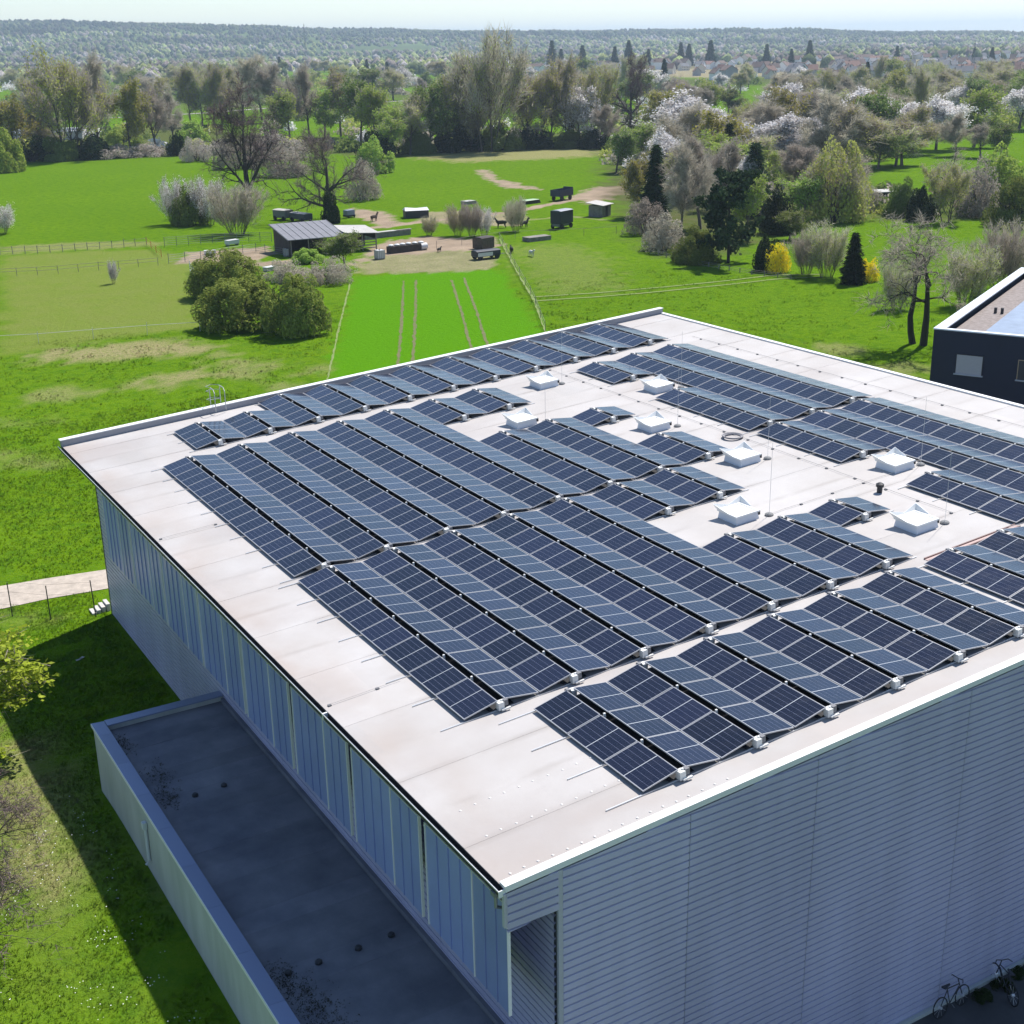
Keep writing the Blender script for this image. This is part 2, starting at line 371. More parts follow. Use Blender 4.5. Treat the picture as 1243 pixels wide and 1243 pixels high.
# paved yard along the near gable and between the hall and its dark neighbour
mb = MB(); mb.add([(-1.6, -30, -0.78), (40, -30, -0.78), (40, -7.2, -0.775), (-1.6, -7.2, -0.775)], [(0, 1, 2, 3)])
tag(mb.build('paved_yard', mat('asphalt', (0.05, 0.05, 0.052), 0.9, var=0.3, scale=0.8, bump=0.2, bscale=60)), kind='structure')
mb = MB(); mb.add([(34.6, -7.2, 0.15), (60, -7.2, 0.15), (60, 34, 0.15), (34.6, 34, 0.15)], [(0, 1, 2, 3)])
tag(mb.build('paved_lane', MATS['asphalt']), kind='structure')

# grass blades standing in the meadow, denser towards the hall
def footprint(x, y):
    hall = (x > -1.7) & (x < 34.6) & (y > -7.4) & (y < 36.6); annex = (x > -6.9) & (x < 0) & (y < 18.6)
    path = polydist(x, y, [v[:2] for v in vs[0::2]] + [v[:2] for v in vs[1::2]][::-1]) > -0.05
    lane = (x > 34) & (x < 60) & (y < 34)
    return hall | annex | path | lane
def tufts(seed, x0, x1, y0, y1, dens, hgt, wd, nb=3):
    r = np.random.default_rng(seed); n = int((x1 - x0) * (y1 - y0) * dens); x = r.uniform(x0, x1, n); y = r.uniform(y0, y1, n)
    q = np.stack([x - CAM[0], y - CAM[1], np.zeros(n) - CAM[2]], 1); dz = q @ _f; u = 621.5 + FPX * (q @ _r) / dz; v = 621.5 - FPX * (q @ _u) / dz
    # left out where the photograph cannot see (behind the hall or far outside the frame)
    k = (u > -420) & (u < 1400) & (v < 1400) & ~footprint(x, y) & (fbm(x * 0.45, y * 0.45) > (0.33 if dens > 10 else 0.52))
    ms = masks(x, y); k &= (ms['dirt'] < 0.4) & (r.random(n) > ms['wood'])
    k &= ms['crop'] < 0.3
    x, y = x[k], y[k]; ms = {a: b[k] for a, b in ms.items()}; n = len(x)
    h = hgt * r.uniform(0.5, 1.3, n) * (0.6 + 0.9 * fbm(x * 0.8, y * 0.8)) * (1 - 0.5 * ms['olive']); z = gz(x, y)
    VV = []; A = {a: [] for a in ms}
    for b in range(nb):
        a = r.uniform(0, 6.283, n); ln = h * r.uniform(0.2, 0.9, n); ox = r.normal(0, wd * 1.5, n); oy = r.normal(0, wd * 1.5, n)
        cx, cy = np.cos(a), np.sin(a)
        VV.append(np.stack([np.stack([x + ox - cy * wd, y + oy + cx * wd, z - 0.01], 1), np.stack([x + ox + cy * wd, y + oy - cx * wd, z - 0.01], 1), np.stack([x + ox + cx * ln, y + oy + cy * ln, z + h], 1)], 1))
        for q_ in ms: A[q_].append(np.repeat(ms[q_], 3))
    return np.concatenate(VV).reshape(-1, 3), {a: np.concatenate(b) for a, b in A.items()}
TV, TA = [], {}
for a in ((1, -17, -1.6, -3, 40, 60, 0.10, 0.018), (6, -30, -17, -3, 60, 12, 0.12, 0.03), (2, -17, 20, 40, 78, 20, 0.12, 0.03), (3, -14, 66, 60, 110, 4, 0.14, 0.05), (4, 35, 112, 20, 110, 3, 0.14, 0.05)):
    v_, at_ = tufts(*a); TV.append(v_)
    for k_ in at_: TA.setdefault(k_, []).append(at_[k_])
TV = np.concatenate(TV); TA = {k_: np.concatenate(a) for k_, a in TA.items()}
go = link('grass', npmesh('grass', TV, np.arange(len(TV)).reshape(-1, 3), MATS['grass_blades'], False, TA)); tag(go, 'short green meadow grass standing round the hall', 'grass', kind='stuff')
# daisies in the lawn left of the annex
r = np.random.default_rng(3); n = 2600; cx_ = r.uniform(-15, -7.6, n); cy_ = r.uniform(-2, 24, n)
k = (fbm(cx_ * 0.7 + 8, cy_ * 0.7) > 0.52) & (r.random(n) < sstep(26, 6, cy_)); cx_, cy_ = cx_[k], cy_[k]; n = len(cx_)
ang = r.uniform(0, 6.28, n); s = r.uniform(0.012, 0.026, n); zz = gz(cx_, cy_) + r.uniform(0.07, 0.12, n)
Vd = np.stack([np.stack([cx_ + s * np.cos(ang + q), cy_ + s * np.sin(ang + q), zz + 0.004 * np.sin(q * 2)], 1) for q in (0, 1.57, 3.14, 4.71)], 1).reshape(-1, 3)
tag(link('daisies', npmesh('daisies', Vd, np.arange(len(Vd)).reshape(-1, 4), mat('petal', (0.8, 0.8, 0.76), 0.8))), 'tiny white daisies flowering in the lawn beside the annex', 'flowers', kind='stuff')
# ------------------------------------------------------------------ the hall
TA_ = math.radians(3.735); CA, SA = math.cos(TA_), math.sin(TA_); ZR = 9.8
def R(x, y, h=0.0): return (x * CA - h * SA, y, x * SA + h * CA + ZR)
HS = -0.12                                   # roof skin below the panels' lower edges
clad = mat('cladding', (0.50, 0.485, 0.63), 0.45, 0.10, var=0.10, scale=0.5, objvar=0.02, stretch=(1, 1, .15))
trim_w = mat('white_trim', (0.80, 0.79, 0.77), 0.45, 0.0)
memb = mat('roof_membrane', (0.405, 0.375, 0.355), 0.75, 0, col2=(0.475, 0.452, 0.440), scale=0.30, objvar=0.05, bump=0.06, bscale=6, detail=7)
def weather(m):
    """rain dirt gathered along the eave and the welded seams, and reddish water stains"""
    t = m.node_tree; L = t.links.new; p = t.nodes['Principled BSDF']; src = p.inputs['Base Color'].links[0].from_socket
    tc = t.nodes.new('ShaderNodeTexCoord'); sx = t.nodes.new('ShaderNodeSeparateXYZ'); L(tc.outputs['Object'], sx.inputs[0])
    def mth(op, a, b=None):
        x = t.nodes.new('ShaderNodeMath'); x.operation = op
        for k, v in ((0, a), (1, b)):
            if v is None: continue
            if hasattr(v, 'links'): L(v, x.inputs[k])
            else: x.inputs[k].default_value = v
        return x.outputs[0]
    def rng(s_, a, b, c=0., d=1.):
        r = t.nodes.new('ShaderNodeMapRange'); r.inputs['From Min'].default_value = a; r.inputs['From Max'].default_value = b; r.inputs['To Min'].default_value = c; r.inputs['To Max'].default_value = d; L(s_, r.inputs['Value']); return r.outputs[0]
    def nz(sc, det=5, mapx=1., mapy=1.):
        mp = t.nodes.new('ShaderNodeMapping'); mp.inputs['Scale'].default_value = (mapx, mapy, 1); L(tc.outputs['Object'], mp.inputs[0]); n = t.nodes.new('ShaderNodeTexNoise'); n.inputs['Scale'].default_value = sc; n.inputs['Detail'].default_value = det; L(mp.outputs[0], n.inputs['Vector']); return n.outputs['Fac']
    def mix(f, a, b):
        x = t.nodes.new('ShaderNodeMix'); x.data_type = 'RGBA'; L(f, x.inputs['Factor']); L(a, x.inputs['A']); x.inputs['B'].default_value = rgb(*b); return x.outputs['Result']
    wy_ = (36.3 + 7.05) / 24; f = mth('FRACT', mth('DIVIDE', mth('ADD', sx.outputs['Y'], 7.05), wy_)); e = mth('MULTIPLY', mth('MINIMUM', f, mth('SUBTRACT', 1., f)), wy_)
    seam = mth('MULTIPLY', rng(e, 0.22, 0.0), rng(nz(1.0, 5, .5, 1.), .42, .66)); eave = mth('MULTIPLY', rng(sx.outputs['X'], -0.6, -2.9), rng(nz(.5, 6, 1., .6), .36, .62)); pond = rng(nz(.22, 7, .6, 1.), .52, .66); gab = mth('MULTIPLY', rng(sx.outputs['Y'], -5.0, -7.0), rng(nz(.7, 6, .5, 1.), .38, .62))
    c = mix(mth('MULTIPLY', pond, .45), src, (.34, .30, .285)); c = mix(mth('MULTIPLY', seam, .50), c, (.27, .24, .22)); c = mix(mth('MULTIPLY', mth('MAXIMUM', eave, mth('MULTIPLY', gab, .6)), .55), c, (.36, .285, .24))
    # the rectangle-by-rectangle tone of the insulation boards below
    vx = mth('FLOOR', mth('DIVIDE', sx.outputs['X'], 1.25)); vy = mth('FLOOR', mth('DIVIDE', sx.outputs['Y'], 1.806)); wn = t.nodes.new('ShaderNodeTexWhiteNoise'); wn.noise_dimensions = '2D'; cb = t.nodes.new('ShaderNodeCombineXYZ'); L(vx, cb.inputs[0]); L(vy, cb.inputs[1]); L(cb.outputs[0], wn.inputs['Vector'])
    c = mix(rng(wn.outputs['Value'], .55, 1., 0., .16), c, (.33, .325, .325)); L(c, p.inputs['Base Color'])
weather(memb)
dark_m = mat('dark_metal', (0.025, 0.026, 0.03), 0.55)
alu = mat('aluminium', (0.72, 0.72, 0.72), 0.35, 0.5)
hall = thing('industrial_hall', 'large grey metal-clad industrial hall with a pale roof covered in solar panels', 'hall', (0, 0, 0))
X0, X1, Y0, Y1 = -2.9, 34.2, -7.05, 36.3
# deck under the skin
mb = MB(); mb.hexa([R(X0, Y0, HS - 0.34), R(X1, Y0, HS - 0.34), R(X1, Y1, HS - 0.34), R(X0, Y1, HS - 0.34), R(X0, Y0, HS - 0.04), R(X1, Y0, HS - 0.04), R(X1, Y1, HS - 0.04), R(X0, Y1, HS - 0.04)])
roof = mb.build('roof', clad, hall)
ns = 24; wy = (Y1 - Y0) / ns
for k in range(ns):
    a = Y0 + k * wy; b = a + wy + (0.07 if k < ns - 1 else 0); e = 0.005 if k % 2 else 0.0
    t0, t1 = HS - 0.035, HS - 0.004 + e
    mb = MB(); xs_ = np.linspace(X0, X1, 13)
    top = [R(x, y, t1) for y in (a, b) for x in xs_]; m_ = len(xs_)
    mb.add(top, [(i, i + 1, m_ + i + 1, m_ + i) for i in range(m_ - 1)])
    mb.add([R(X0, a, t0), R(X0, b, t0), R(X0, b, t1), R(X0, a, t1)], [(3, 2, 1, 0)]); mb.add([R(X0, a, t0), R(X1, a, t0), R(X1, a, t1), R(X0, a, t1)], [(0, 1, 2, 3)])
    mb.add([R(X0, b, t0), R(X1, b, t0), R(X1, b, t1), R(X0, b, t1)], [(3, 2, 1, 0)]); mb.add([R(X1, a, t0), R(X1, b, t0), R(X1, b, t1), R(X1, a, t1)], [(0, 1, 2, 3)])
    mb.build('membrane_sheet', memb, roof)
# edge trims
def bar(name, x0, x1, y0, y1, h0, h1, m, par):
    mb = MB(); mb.hexa([R(x0, y0, h0), R(x1, y0, h0), R(x1, y1, h0), R(x0, y1, h0), R(x0, y0, h1), R(x1, y0, h1), R(x1, y1, h1), R(x0, y1, h1)]); return mb.build(name, m, par)
bar('verge_trim', X0, X1 + 0.1, Y0 - 0.16, Y0 + 0.10, HS - 0.10, HS + 0.07, trim_w, roof)
grey_t = mat('grey_flashing', (0.30, 0.30, 0.33), 0.6, 0.1)
bar('parapet', X0 - 0.02, X1 + 0.1, Y1 - 0.30, Y1 - 0.003, HS - 0.05, HS + 0.30, grey_t, roof)
bar('parapet_cap', X0 - 0.06, X1 + 0.14, Y1 - 0.32, Y1 + 0.06, HS + 0.302, HS + 0.34, trim_w, roof)
bar('eave_trim', X1 - 0.10, X1 + 0.12, Y0 + 0.11, Y1 - 0.33, HS - 0.2, HS + 0.07, trim_w, roof)
# gutter
mb = MB(); prof = [(-2.905, -0.03), (-2.905, -0.17), (-3.03, -0.17), (-3.03, -0.035), (-3.045, -0.035), (-3.045, -0.185), (-2.89, -0.185), (-2.89, -0.03)]
pa = [R(x, Y0 - 0.1, HS + h) for x, h in prof]; pb = [R(x, Y1, HS + h) for x, h in prof]; n_ = len(prof)
mb.add(pa + pb, [(i, (i + 1) % n_, n_ + (i + 1) % n_, n_ + i) for i in range(n_)]); gut = mb.build('gutter', dark_m, hall)
bar('gutter_lip', -3.067, -3.047, Y0 - 0.1, Y1, HS - 0.06, HS - 0.02, alu, gut)
bar('gutter_end', -3.067, -2.89, Y0 - 0.13, Y0 - 0.102, HS - 0.2, HS - 0.02, trim_w, gut)
bar('gutter_joint', -3.072, -2.9, 3.1, 3.16, HS - 0.2, HS - 0.015, trim_w, gut)
mb = MB(); q = R(-3.0, Y0 + 0.15, HS - 0.18); mb.tube([q, (q[0], q[1], q[2] - 0.45), (q[0] + 0.35, q[1], q[2] - 0.62)], 0.045, 8, cap=True); mb.box(q[0] - .09, q[0] + .09, q[1] - .09, q[1] + .09, q[2] - 0.12, q[2] - 0.003); mb.build('downpipe', mat('zinc', (0.28, 0.30, 0.33), 0.5, 0.6), hall)

def corr(name, L, z0, z1, m, par, M, planes=(), per=0.225, amp=0.065):
    """sheet with horizontal corrugation, length L along local x, facing local -y, cut by world planes (co, outward normal)"""
    n = int(round((z1 - z0) / per)); bm = bmesh.new(); rows = []
    pr = [(0.0, 0.0), (0.10, 0.0), (0.18, 1.0), (0.93, 1.0)]   # broad ribs with narrow grooves
    for k in range(n + 1):
        for t, o in pr:
            if k == n and t > 0: break
            rows.append((z0 + (k + t) * (z1 - z0) / n, -amp * o))
    vv = [[bm.verts.new((x, o, z)) for x in (0, L)] for z, o in rows]
    for a, b in zip(vv[:-1], vv[1:]):
        bm.faces.new((a[0], a[1], b[1], b[0]))
    bm.transform(M)
    for co, no in planes:
        bmesh.ops.bisect_plane(bm, geom=bm.verts[:] + bm.edges[:] + bm.faces[:], plane_co=co, plane_no=no, clear_outer=True)
    me = bpy.data.meshes.new(name); bm.to_mesh(me); bm.free(); me.materials.append(m); return link(name, me, par)
RN = Vector((-SA, 0, CA)); RC = Vector(R(0, 0, HS - 0.35)); RC2 = Vector(R(0, 0, HS - 0.12))
YW = -7.16
gable = thing('gable_wall_anchor', None, None); bpy.data.objects.remove(gable)
seams = [-1.30, 2.55, 6.85, 12.7, 18.5, 24.3, 30.0, 34.0]
for a, b in zip(seams[:-1], seams[1:]):
    corr('cladding_sheet', b - a - 0.016, -0.85, 13.0, clad, hall, Matrix.Translation((a, YW, 0)), [(RC2, RN)])
corr('cladding_sheet', 1.45, 6.5, 10.6, clad, hall, Matrix.Translation((-2.86, YW, 0)), [(RC2, RN), (Vector(R(0, 0, HS - 1.22)), -RN)])
# backing wall so the hall is a solid body
wallin = mat('wall_core', (0.20, 0.21, 0.23), 0.8)
mb = MB(); xa, xb, ya, yb = -1.38, 33.95, YW + 0.03, 36.17
mb.hexa([(xa, ya, -0.85), (xb, ya, -0.85), (xb, yb, -0.85), (xa, yb, -0.85), (xa, ya, R(xa, 0, HS - 0.36)[2]), (xb, ya, R(xb, 0, HS - 0.36)[2]), (xb, yb, R(xb, 0, HS - 0.36)[2]), (xa, yb, R(xa, 0, HS - 0.36)[2])])
mb.build('wall', wallin, hall)
post_m = mat('corner_post', (0.50, 0.50, 0.56), 0.5, 0.2)
def vpost(name, x0, x1, y0, y1, z0, z1, m=None, par=hall):
    mb = MB(); mb.box(x0, x1, y0, y1, z0, z1); return mb.build(name, m or post_m, par)
vpost('corner_post', -1.43, -1.30, YW - 0.06, YW + 0.02, -0.85, R(-1.4, 0, HS - 0.13)[2])
vpost('corner_post', -2.93, -2.84, YW - 0.055, YW + 0.05, 8.42, R(-2.9, 0, HS - 0.13)[2])
# sides: long wall under the screens, far gable, far long wall
ML = Matrix.Translation((-1.42, 36.2, 0)) @ Matrix.Rotation(-math.pi / 2, 4, 'Z')
for k in range(7):
    ll = 43.3 / 7; corr('cladding_sheet', ll - 0.012, 0.0, 10.6, clad, hall, ML @ Matrix.Translation((k * ll, 0, 0)), [(RC, RN)])
for k in range(6):
    ll = 35.4 / 6; corr('cladding_sheet', ll - 0.012, -0.2, 13.0, clad, hall, Matrix.Translation((34.0, 36.2, 0)) @ Matrix.Rotation(math.pi, 4, 'Z') @ Matrix.Translation((k * ll, 0, 0)), [(RC2, RN)])
for k in range(7):
    ll = 43.3 / 7; corr('cladding_sheet', ll - 0.012, -0.8, 12.2, clad, hall, Matrix.Translation((34.0, YW, 0)) @ Matrix.Rotation(math.pi / 2, 4, 'Z') @ Matrix.Translation((k * ll, 0, 0)), [(RC, RN)])
vpost('corner_post', -1.50, -1.40, 36.15, 36.27, 0, 9.3, dark_m)
# screens of upright metal panels hung in front of the long wall
scr = mat('screen_sheet', (0.27, 0.32, 0.62), 0.36, 0.12, objvar=0.06, var=0.06, scale=0.5)
scr2 = mat('screen_sheet_green', (0.26, 0.31, 0.58), 0.36, 0.12, objvar=0.06, var=0.06, scale=0.5)
XS = -2.72; zt, zb = 8.86, 5.68
gaps = [-7.20, -2.60, 2.05, 6.65, 11.25, 15.85, 20.42, 25.0, 29.55]
for gi, (a, b) in enumerate(zip(gaps[:-1], gaps[1:])):
    g = 0.20 if gi < 4 else 0.11; mid = a + 1.9
    for (p, q, npl, mm) in ((a + g, mid - 0.018, 3, scr2), (mid + 0.018, b - g, 4, scr)):
        mb = MB(); mb.box(XS, XS + 0.02, p, q, zb, zt)
        for k in range(npl + 1):
            yy = p + (q - p) * k / npl
            if 0 < k < npl: mb.box(XS - 0.030, XS - 0.002, yy - 0.012, yy + 0.012, zb + 0.004, zt - 0.004)
        sp = mb.build('screen_panel', mm, hall)
        vpost('edge_profile', XS - 0.035, XS + 0.05, p - 0.03, p - 0.002, zb - 0.01, zt, trim_w, sp)
        if q > mid: vpost('edge_profile', XS - 0.035, XS + 0.05, q + 0.002, q + 0.03, zb - 0.01, zt, trim_w, sp)
        vpost('top_profile', XS - 0.05, XS + 0.05, p, q, zt + 0.002, zt + 0.03, alu, sp)
    for zz_ in (() if gi == 0 else (6.0, 7.3, 8.6)): vpost('bracket', XS + 0.05, -1.44, a + 0.005, a + 0.04, zz_, zz_ + 0.05, alu)
# screw caps in rows on the roof near the gable
cap_m = mat('screw_cap', (0.62, 0.60, 0.58), 0.5); bm_ = MB()
for y_, x0_, x1_, st in ((-6.75, -2.5, 4.2, 0.42), (-5.1, -2.2, 2.6, 0.45), (-3.75, -2.2, 2.2, 0.44)):
    x = x0_
    while x < x1_:
        cc = R(x, y_ + random.uniform(-.02, .02), HS); bm_.lathe([(0.038, 0.0), (0.032, 0.010), (0.014, 0.016)], 7, cc); x += st * random.uniform(0.92, 1.08)
tag(bm_.build('screw_caps', cap_m, roof), kind='stuff')
# access ladder with hoop at the far edge
mb = MB(); lx = 5.0
for dx in (0, 0.55):
    b = R(lx + dx, Y1 + 0.12, 0); mb.tube([(b[0], b[1] + .05, 0.4), (b[0], b[1] + .05, b[2] + 1.0), (b[0], b[1] - .12, b[2] + 1.18), (b[0], b[1] - .55, b[2] + 1.15), (b[0], b[1] - .72, b[2] + 1.0), (b[0], b[1] - .72, b[2] + 0.0)], 0.024, 6)
for k in range(8): b = R(lx, Y1 + 0.17, 0); mb.tube([(b[0], b[1], b[2] - 1.6 + k * .3), (b[0] + .55, b[1], b[2] - 1.6 + k * .3)], 0.015, 5)
for hh in (0.45, 0.9, 1.15):
    b = R(lx, Y1, 0); mb.tube([(b[0], b[1] + .17, b[2] + hh), (b[0] - .1, b[1] + .5, b[2] + hh), (b[0] + .27, b[1] + .8, b[2] + hh), (b[0] + .65, b[1] + .5, b[2] + hh), (b[0] + .55, b[1] + .17, b[2] + hh)], 0.014, 5)
lad = mb.build('roof_ladder', mat('galvanised', (0.45, 0.46, 0.47), 0.5, 0.6)); tag(lad, 'galvanised access ladder with safety hoops over the far parapet', 'ladder')

# ------------------------------------------------------------------ solar arrays
def cellmat():
    m = bpy.data.materials.new('solar_cells'); m.use_nodes = True; t = m.node_tree; L = t.links.new; p = t.nodes['Principled BSDF']
    p.inputs['IOR'].default_value = 1.5; p.inputs['Specular IOR Level'].default_value = 0.68
    tc = t.nodes.new('ShaderNodeTexCoord'); sx = t.nodes.new('ShaderNodeSeparateXYZ'); L(tc.outputs['Object'], sx.inputs[0])
    def mth(op, a, b=None):
        x = t.nodes.new('ShaderNodeMath'); x.operation = op
        for k, v in ((0, a), (1, b)):
            if v is None: continue
            if hasattr(v, 'links'): L(v, x.inputs[k])
            else: x.inputs[k].default_value = v
        return x.outputs[0]
    def line(s, n0, per, wd):   # 1 on lines every per metres
        f = mth('FRACT', mth('DIVIDE', mth('SUBTRACT', s, n0), per)); e = mth('MINIMUM', f, mth('SUBTRACT', 1.0, f))
        return mth('LESS_THAN', mth('MULTIPLY', e, per), wd / 2)
    gx = line(sx.outputs['X'], 0.03, 1.10 / 6, 0.0065); gy = line(sx.outputs['Y'], 0.8775, 0.0935, 0.004)
    mid = mth('LESS_THAN', mth('ABSOLUTE', mth('SUBTRACT', sx.outputs['Y'], 0.8775)), 0.011)
    oi = t.nodes.new('ShaderNodeObjectInfo'); hs = t.nodes.new('ShaderNodeHueSaturation'); hs.inputs['Color'].default_value = rgb(0.0060, 0.0070, 0.018)
    mr = t.nodes.new('ShaderNodeMapRange'); mr.inputs['To Min'].default_value = 0.6; mr.inputs['To Max'].default_value = 1.7; L(oi.outputs['Random'], mr.inputs['Value']); L(mr.outputs[0], hs.inputs['Value'])
    nd = t.nodes.new('ShaderNodeTexNoise'); nd.inputs['Scale'].default_value = 2.2; nd.inputs['Detail'].default_value = 5; L(tc.outputs['Object'], nd.inputs['Vector']); r2 = t.nodes.new('ShaderNodeMapRange'); r2.inputs['From Min'].default_value = .3; r2.inputs['From Max'].default_value = .7; r2.inputs['To Min'].default_value = .10; r2.inputs['To Max'].default_value = .24; L(nd.outputs['Fac'], r2.inputs['Value']); L(r2.outputs[0], p.inputs['Roughness'])
    def mix(f, a, b):
        x = t.nodes.new('ShaderNodeMix'); x.data_type = 'RGBA'; L(f, x.inputs['Factor'])
        if hasattr(a, 'links'): L(a, x.inputs['A'])
        x.inputs['B'].default_value = rgb(*b); return x.outputs['Result']
    c = mix(gy, hs.outputs[0], (0.035, 0.038, 0.06)); c = mix(gx, c, (0.16, 0.17, 0.24)); c = mix(mid, c, (0.52, 0.54, 0.56))
    L(c, p.inputs['Base Color']); MATS['cells'] = m; return m
cellmat()
frame_m = mat('panel_frame', (0.44, 0.44, 0.45), 0.4, 0.25); back_m = mat('panel_back', (0.5, 0.5, 0.52), 0.7)
PWD, PLN, LP, TILT = 1.16, 1.752, 1.78, math.radians(10)
mb = MB(); fw = 0.021
mb.box(0, PWD, 0, fw, -0.035, 0); mb.box(0, PWD, PLN - fw, PLN, -0.035, 0); mb.box(0, fw, fw, PLN - fw, -0.035, 0); mb.box(PWD - fw, PWD, fw, PLN - fw, -0.035, 0)
FRAME = mb.mesh('solar_panel', frame_m)
mb = MB(); mb.box(fw, PWD - fw, fw, PLN - fw, -0.012, -0.003); CELLS = mb.mesh('cell_sheet', MATS['cells'])
bracket_m = mat('bracket_white', (0.72, 0.71, 0.68), 0.5); optim = mat('grey_box', (0.16, 0.16, 0.17), 0.6)
mb = MB(); mb.box(-0.17, 0.02, -0.10, 0.10, -0.07, 0.17); mb.box(0.025, 0.16, -0.08, 0.07, 0.02, 0.20, 1); mb.box(-0.10, 0.2, -0.16, -0.105, -0.07, -0.02, 0); BRK = mb.mesh('end_bracket', [bracket_m, optim])
rp = random.Random(11); shade_black = mat('ridge_shade_black', (0.012, 0.012, 0.014), 0.8)
def array(label, x0, pitch, yb, cols, stick=0.7):
    o = thing('solar_array', label, 'solar panels', R(x0, yb, HS), 0, 'solar arrays on the hall roof'); ox, oy, oz = o.location
    rel = lambda x, y, h: (R(x, y, h)[0] - ox, y - oy, R(x, y, h)[2] - oz)
    occ = {}
    for c, segs in cols.items():
        i, light = divmod(c, 2); xv = x0 + i * pitch + 0.018; run = PWD * math.cos(TILT); rise = PWD * math.sin(TILT)
        for k0, k1 in segs:
            for k in range(k0, k1):
                occ.setdefault(k, set()).add(c); y = yb + k * LP + 0.014
                if light: base = rel(x0 + (i + 1) * pitch - 0.018 - run, y, rise + 0.0); ang = TA_ - TILT
                else: base = rel(xv, y, 0.0); ang = TA_ + TILT
                p = link('solar_panel', FRAME, o, base); p.rotation_euler = (rp.gauss(0, 0.0016), -ang + rp.gauss(0, 0.0022), 0)
                link('cell_sheet', CELLS, p)
            if not light:
                xr = x0 + i * pitch + pitch / 2
                for yy in (yb + k0 * LP - 0.02, yb + k1 * LP - 0.01):
                    b = link('end_bracket', BRK, o, rel(xr, yy, 0.0)); b.rotation_euler = (0, -TA_, math.pi if yy > yb + k0 * LP else 0)
    rails = MB(); sup = MB(); nk = max(occ) + 1
    def rbox(mb, x0_, x1_, y0_, y1_, h0, h1):
        mb.hexa([rel(x0_, y0_, h0), rel(x1_, y0_, h0), rel(x1_, y1_, h0), rel(x0_, y1_, h0), rel(x0_, y0_, h1), rel(x1_, y0_, h1), rel(x1_, y1_, h1), rel(x0_, y1_, h1)])
    for j in range(nk + 1):
        cs = sorted(occ.get(j, set()) | occ.get(j - 1, set())); y = yb + j * LP; run_ = []
        for c in cs:
            if run_ and c == run_[-1][1] + 1: run_[-1][1] = c
            else: run_.append([c, c])
        for a, b in run_:
            xa_ = x0 + (a // 2) * pitch + (pitch / 2 if a % 2 else 0) - (stick if a == 0 else 0.18); xb_ = x0 + (b // 2) * pitch + (pitch if b % 2 else pitch / 2) + 0.15
            mbr = MB(); rbox(mbr, xa_, xb_, y - 0.015, y + 0.015, HS + 0.004, HS + 0.035); mbr.build('rail', alu, o)
        for c in cs:
            if c % 2 == 0 and (c + 1 in cs):
                xr = x0 + (c // 2) * pitch + pitch / 2
                rbox(sup, xr - 0.03, xr + 0.03, y - 0.03, y + 0.03, HS + 0.046, 0.20); rbox(sup, xr - 0.07, xr - 0.035, y - 0.05, y + 0.05, 0.02, 0.10)
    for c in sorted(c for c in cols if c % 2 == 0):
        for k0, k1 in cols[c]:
            xr = x0 + (c // 2) * pitch + pitch / 2; mbt = MB(); rbox(mbt, xr - 0.42, xr + 0.42, yb + k0 * LP + 0.04, yb + k1 * LP - 0.04, HS + 0.050, HS + 0.062); mbt.build('ridge_shade_strip', shade_black, o)  # black strip added on the roof to darken the shaded gap under each ridge
    tag(sup.build('ridge_supports', bracket_m, o), kind='stuff')
    return o
rngc = lambda a, b, s: {c: s for c in range(a, b)}
array('narrow solar array along the far parapet, the row behind the access ladder end', 2.15, 2.577, 30.38, {**rngc(0, 4, [(0, 2)]), **rngc(4, 22, [(0, 3)])}, 0.35)
array('large solar array nine panels deep in the middle of the roof, towards the far parapet', 0.03, 2.572, 12.87, {**rngc(0, 10, [(0, 9)]), **rngc(10, 14, [(0, 5), (7, 9)]), **rngc(14, 16, [(0, 2), (4, 5)])}, 0.55)
array('large solar array seven panels deep in the middle of the roof, towards the corrugated gable', 0.0, 2.572, 0.0, {**rngc(0, 10, [(0, 7)]), **rngc(10, 14, [(0, 3), (5, 7)]), **rngc(14, 16, [(2, 3)])}, 0.75)
array('solar array three panels deep along the edge above the corrugated gable', 1.91, 2.572, -6.04, rngc(0, 12, [(0, 3)]), 1.15)
array('short solar array along the gable edge, beyond the cable tray', 17.72, 2.572, -6.04, rngc(0, 10, [(0, 3)]), 0.3)
array('long solar array along the eave facing the dark blue building, far half', 22.9, 2.545, 14.42, {**rngc(0, 2, [(0, 4), (6, 8)]), **rngc(2, 6, [(0, 8)])}, 0.4)
array('long solar array along the eave facing the dark blue building, near half', 22.9, 2.545, -0.29, {**rngc(0, 2, [(0, 3), (5, 8)]), **rngc(2, 6, [(0, 8)])}, 0.4)

# ------------------------------------------------------------------ skylights, lightning rods and the small things on the roof
curb_m = mat('curb_white', (0.70, 0.72, 0.76), 0.5); rim_m = mat('rim_white', (0.82, 0.82, 0.80), 0.4); dome_m = mat('dome_opal', (0.86, 0.87, 0.84), 0.18, spec=0.5); defl = mat('deflector', (0.55, 0.55, 0.55), 0.45, 0.3)
S = 0.56
mb = MB(); mb.hexa([(-S, -S, -0.02), (S, -S, -0.02), (S, S, -0.02), (-S, S, -0.02), (-.51, -.51, 0.28), (.51, -.51, 0.28), (.51, .51, 0.28), (-.51, .51, 0.28)]); CURB = mb.mesh('curb', curb_m)
mb = MB(); o_, i_ = 0.57, 0.47
for a, b, c, d in ((-o_, o_, -o_, -i_), (-o_, o_, i_, o_), (-o_, -i_, -i_, i_), (i_, o_, -i_, i_)): mb.box(a, b, c, d, 0.282, 0.345)
RIM = mb.mesh('rim', rim_m)
mb = MB(); n_ = 9; vs_ = []
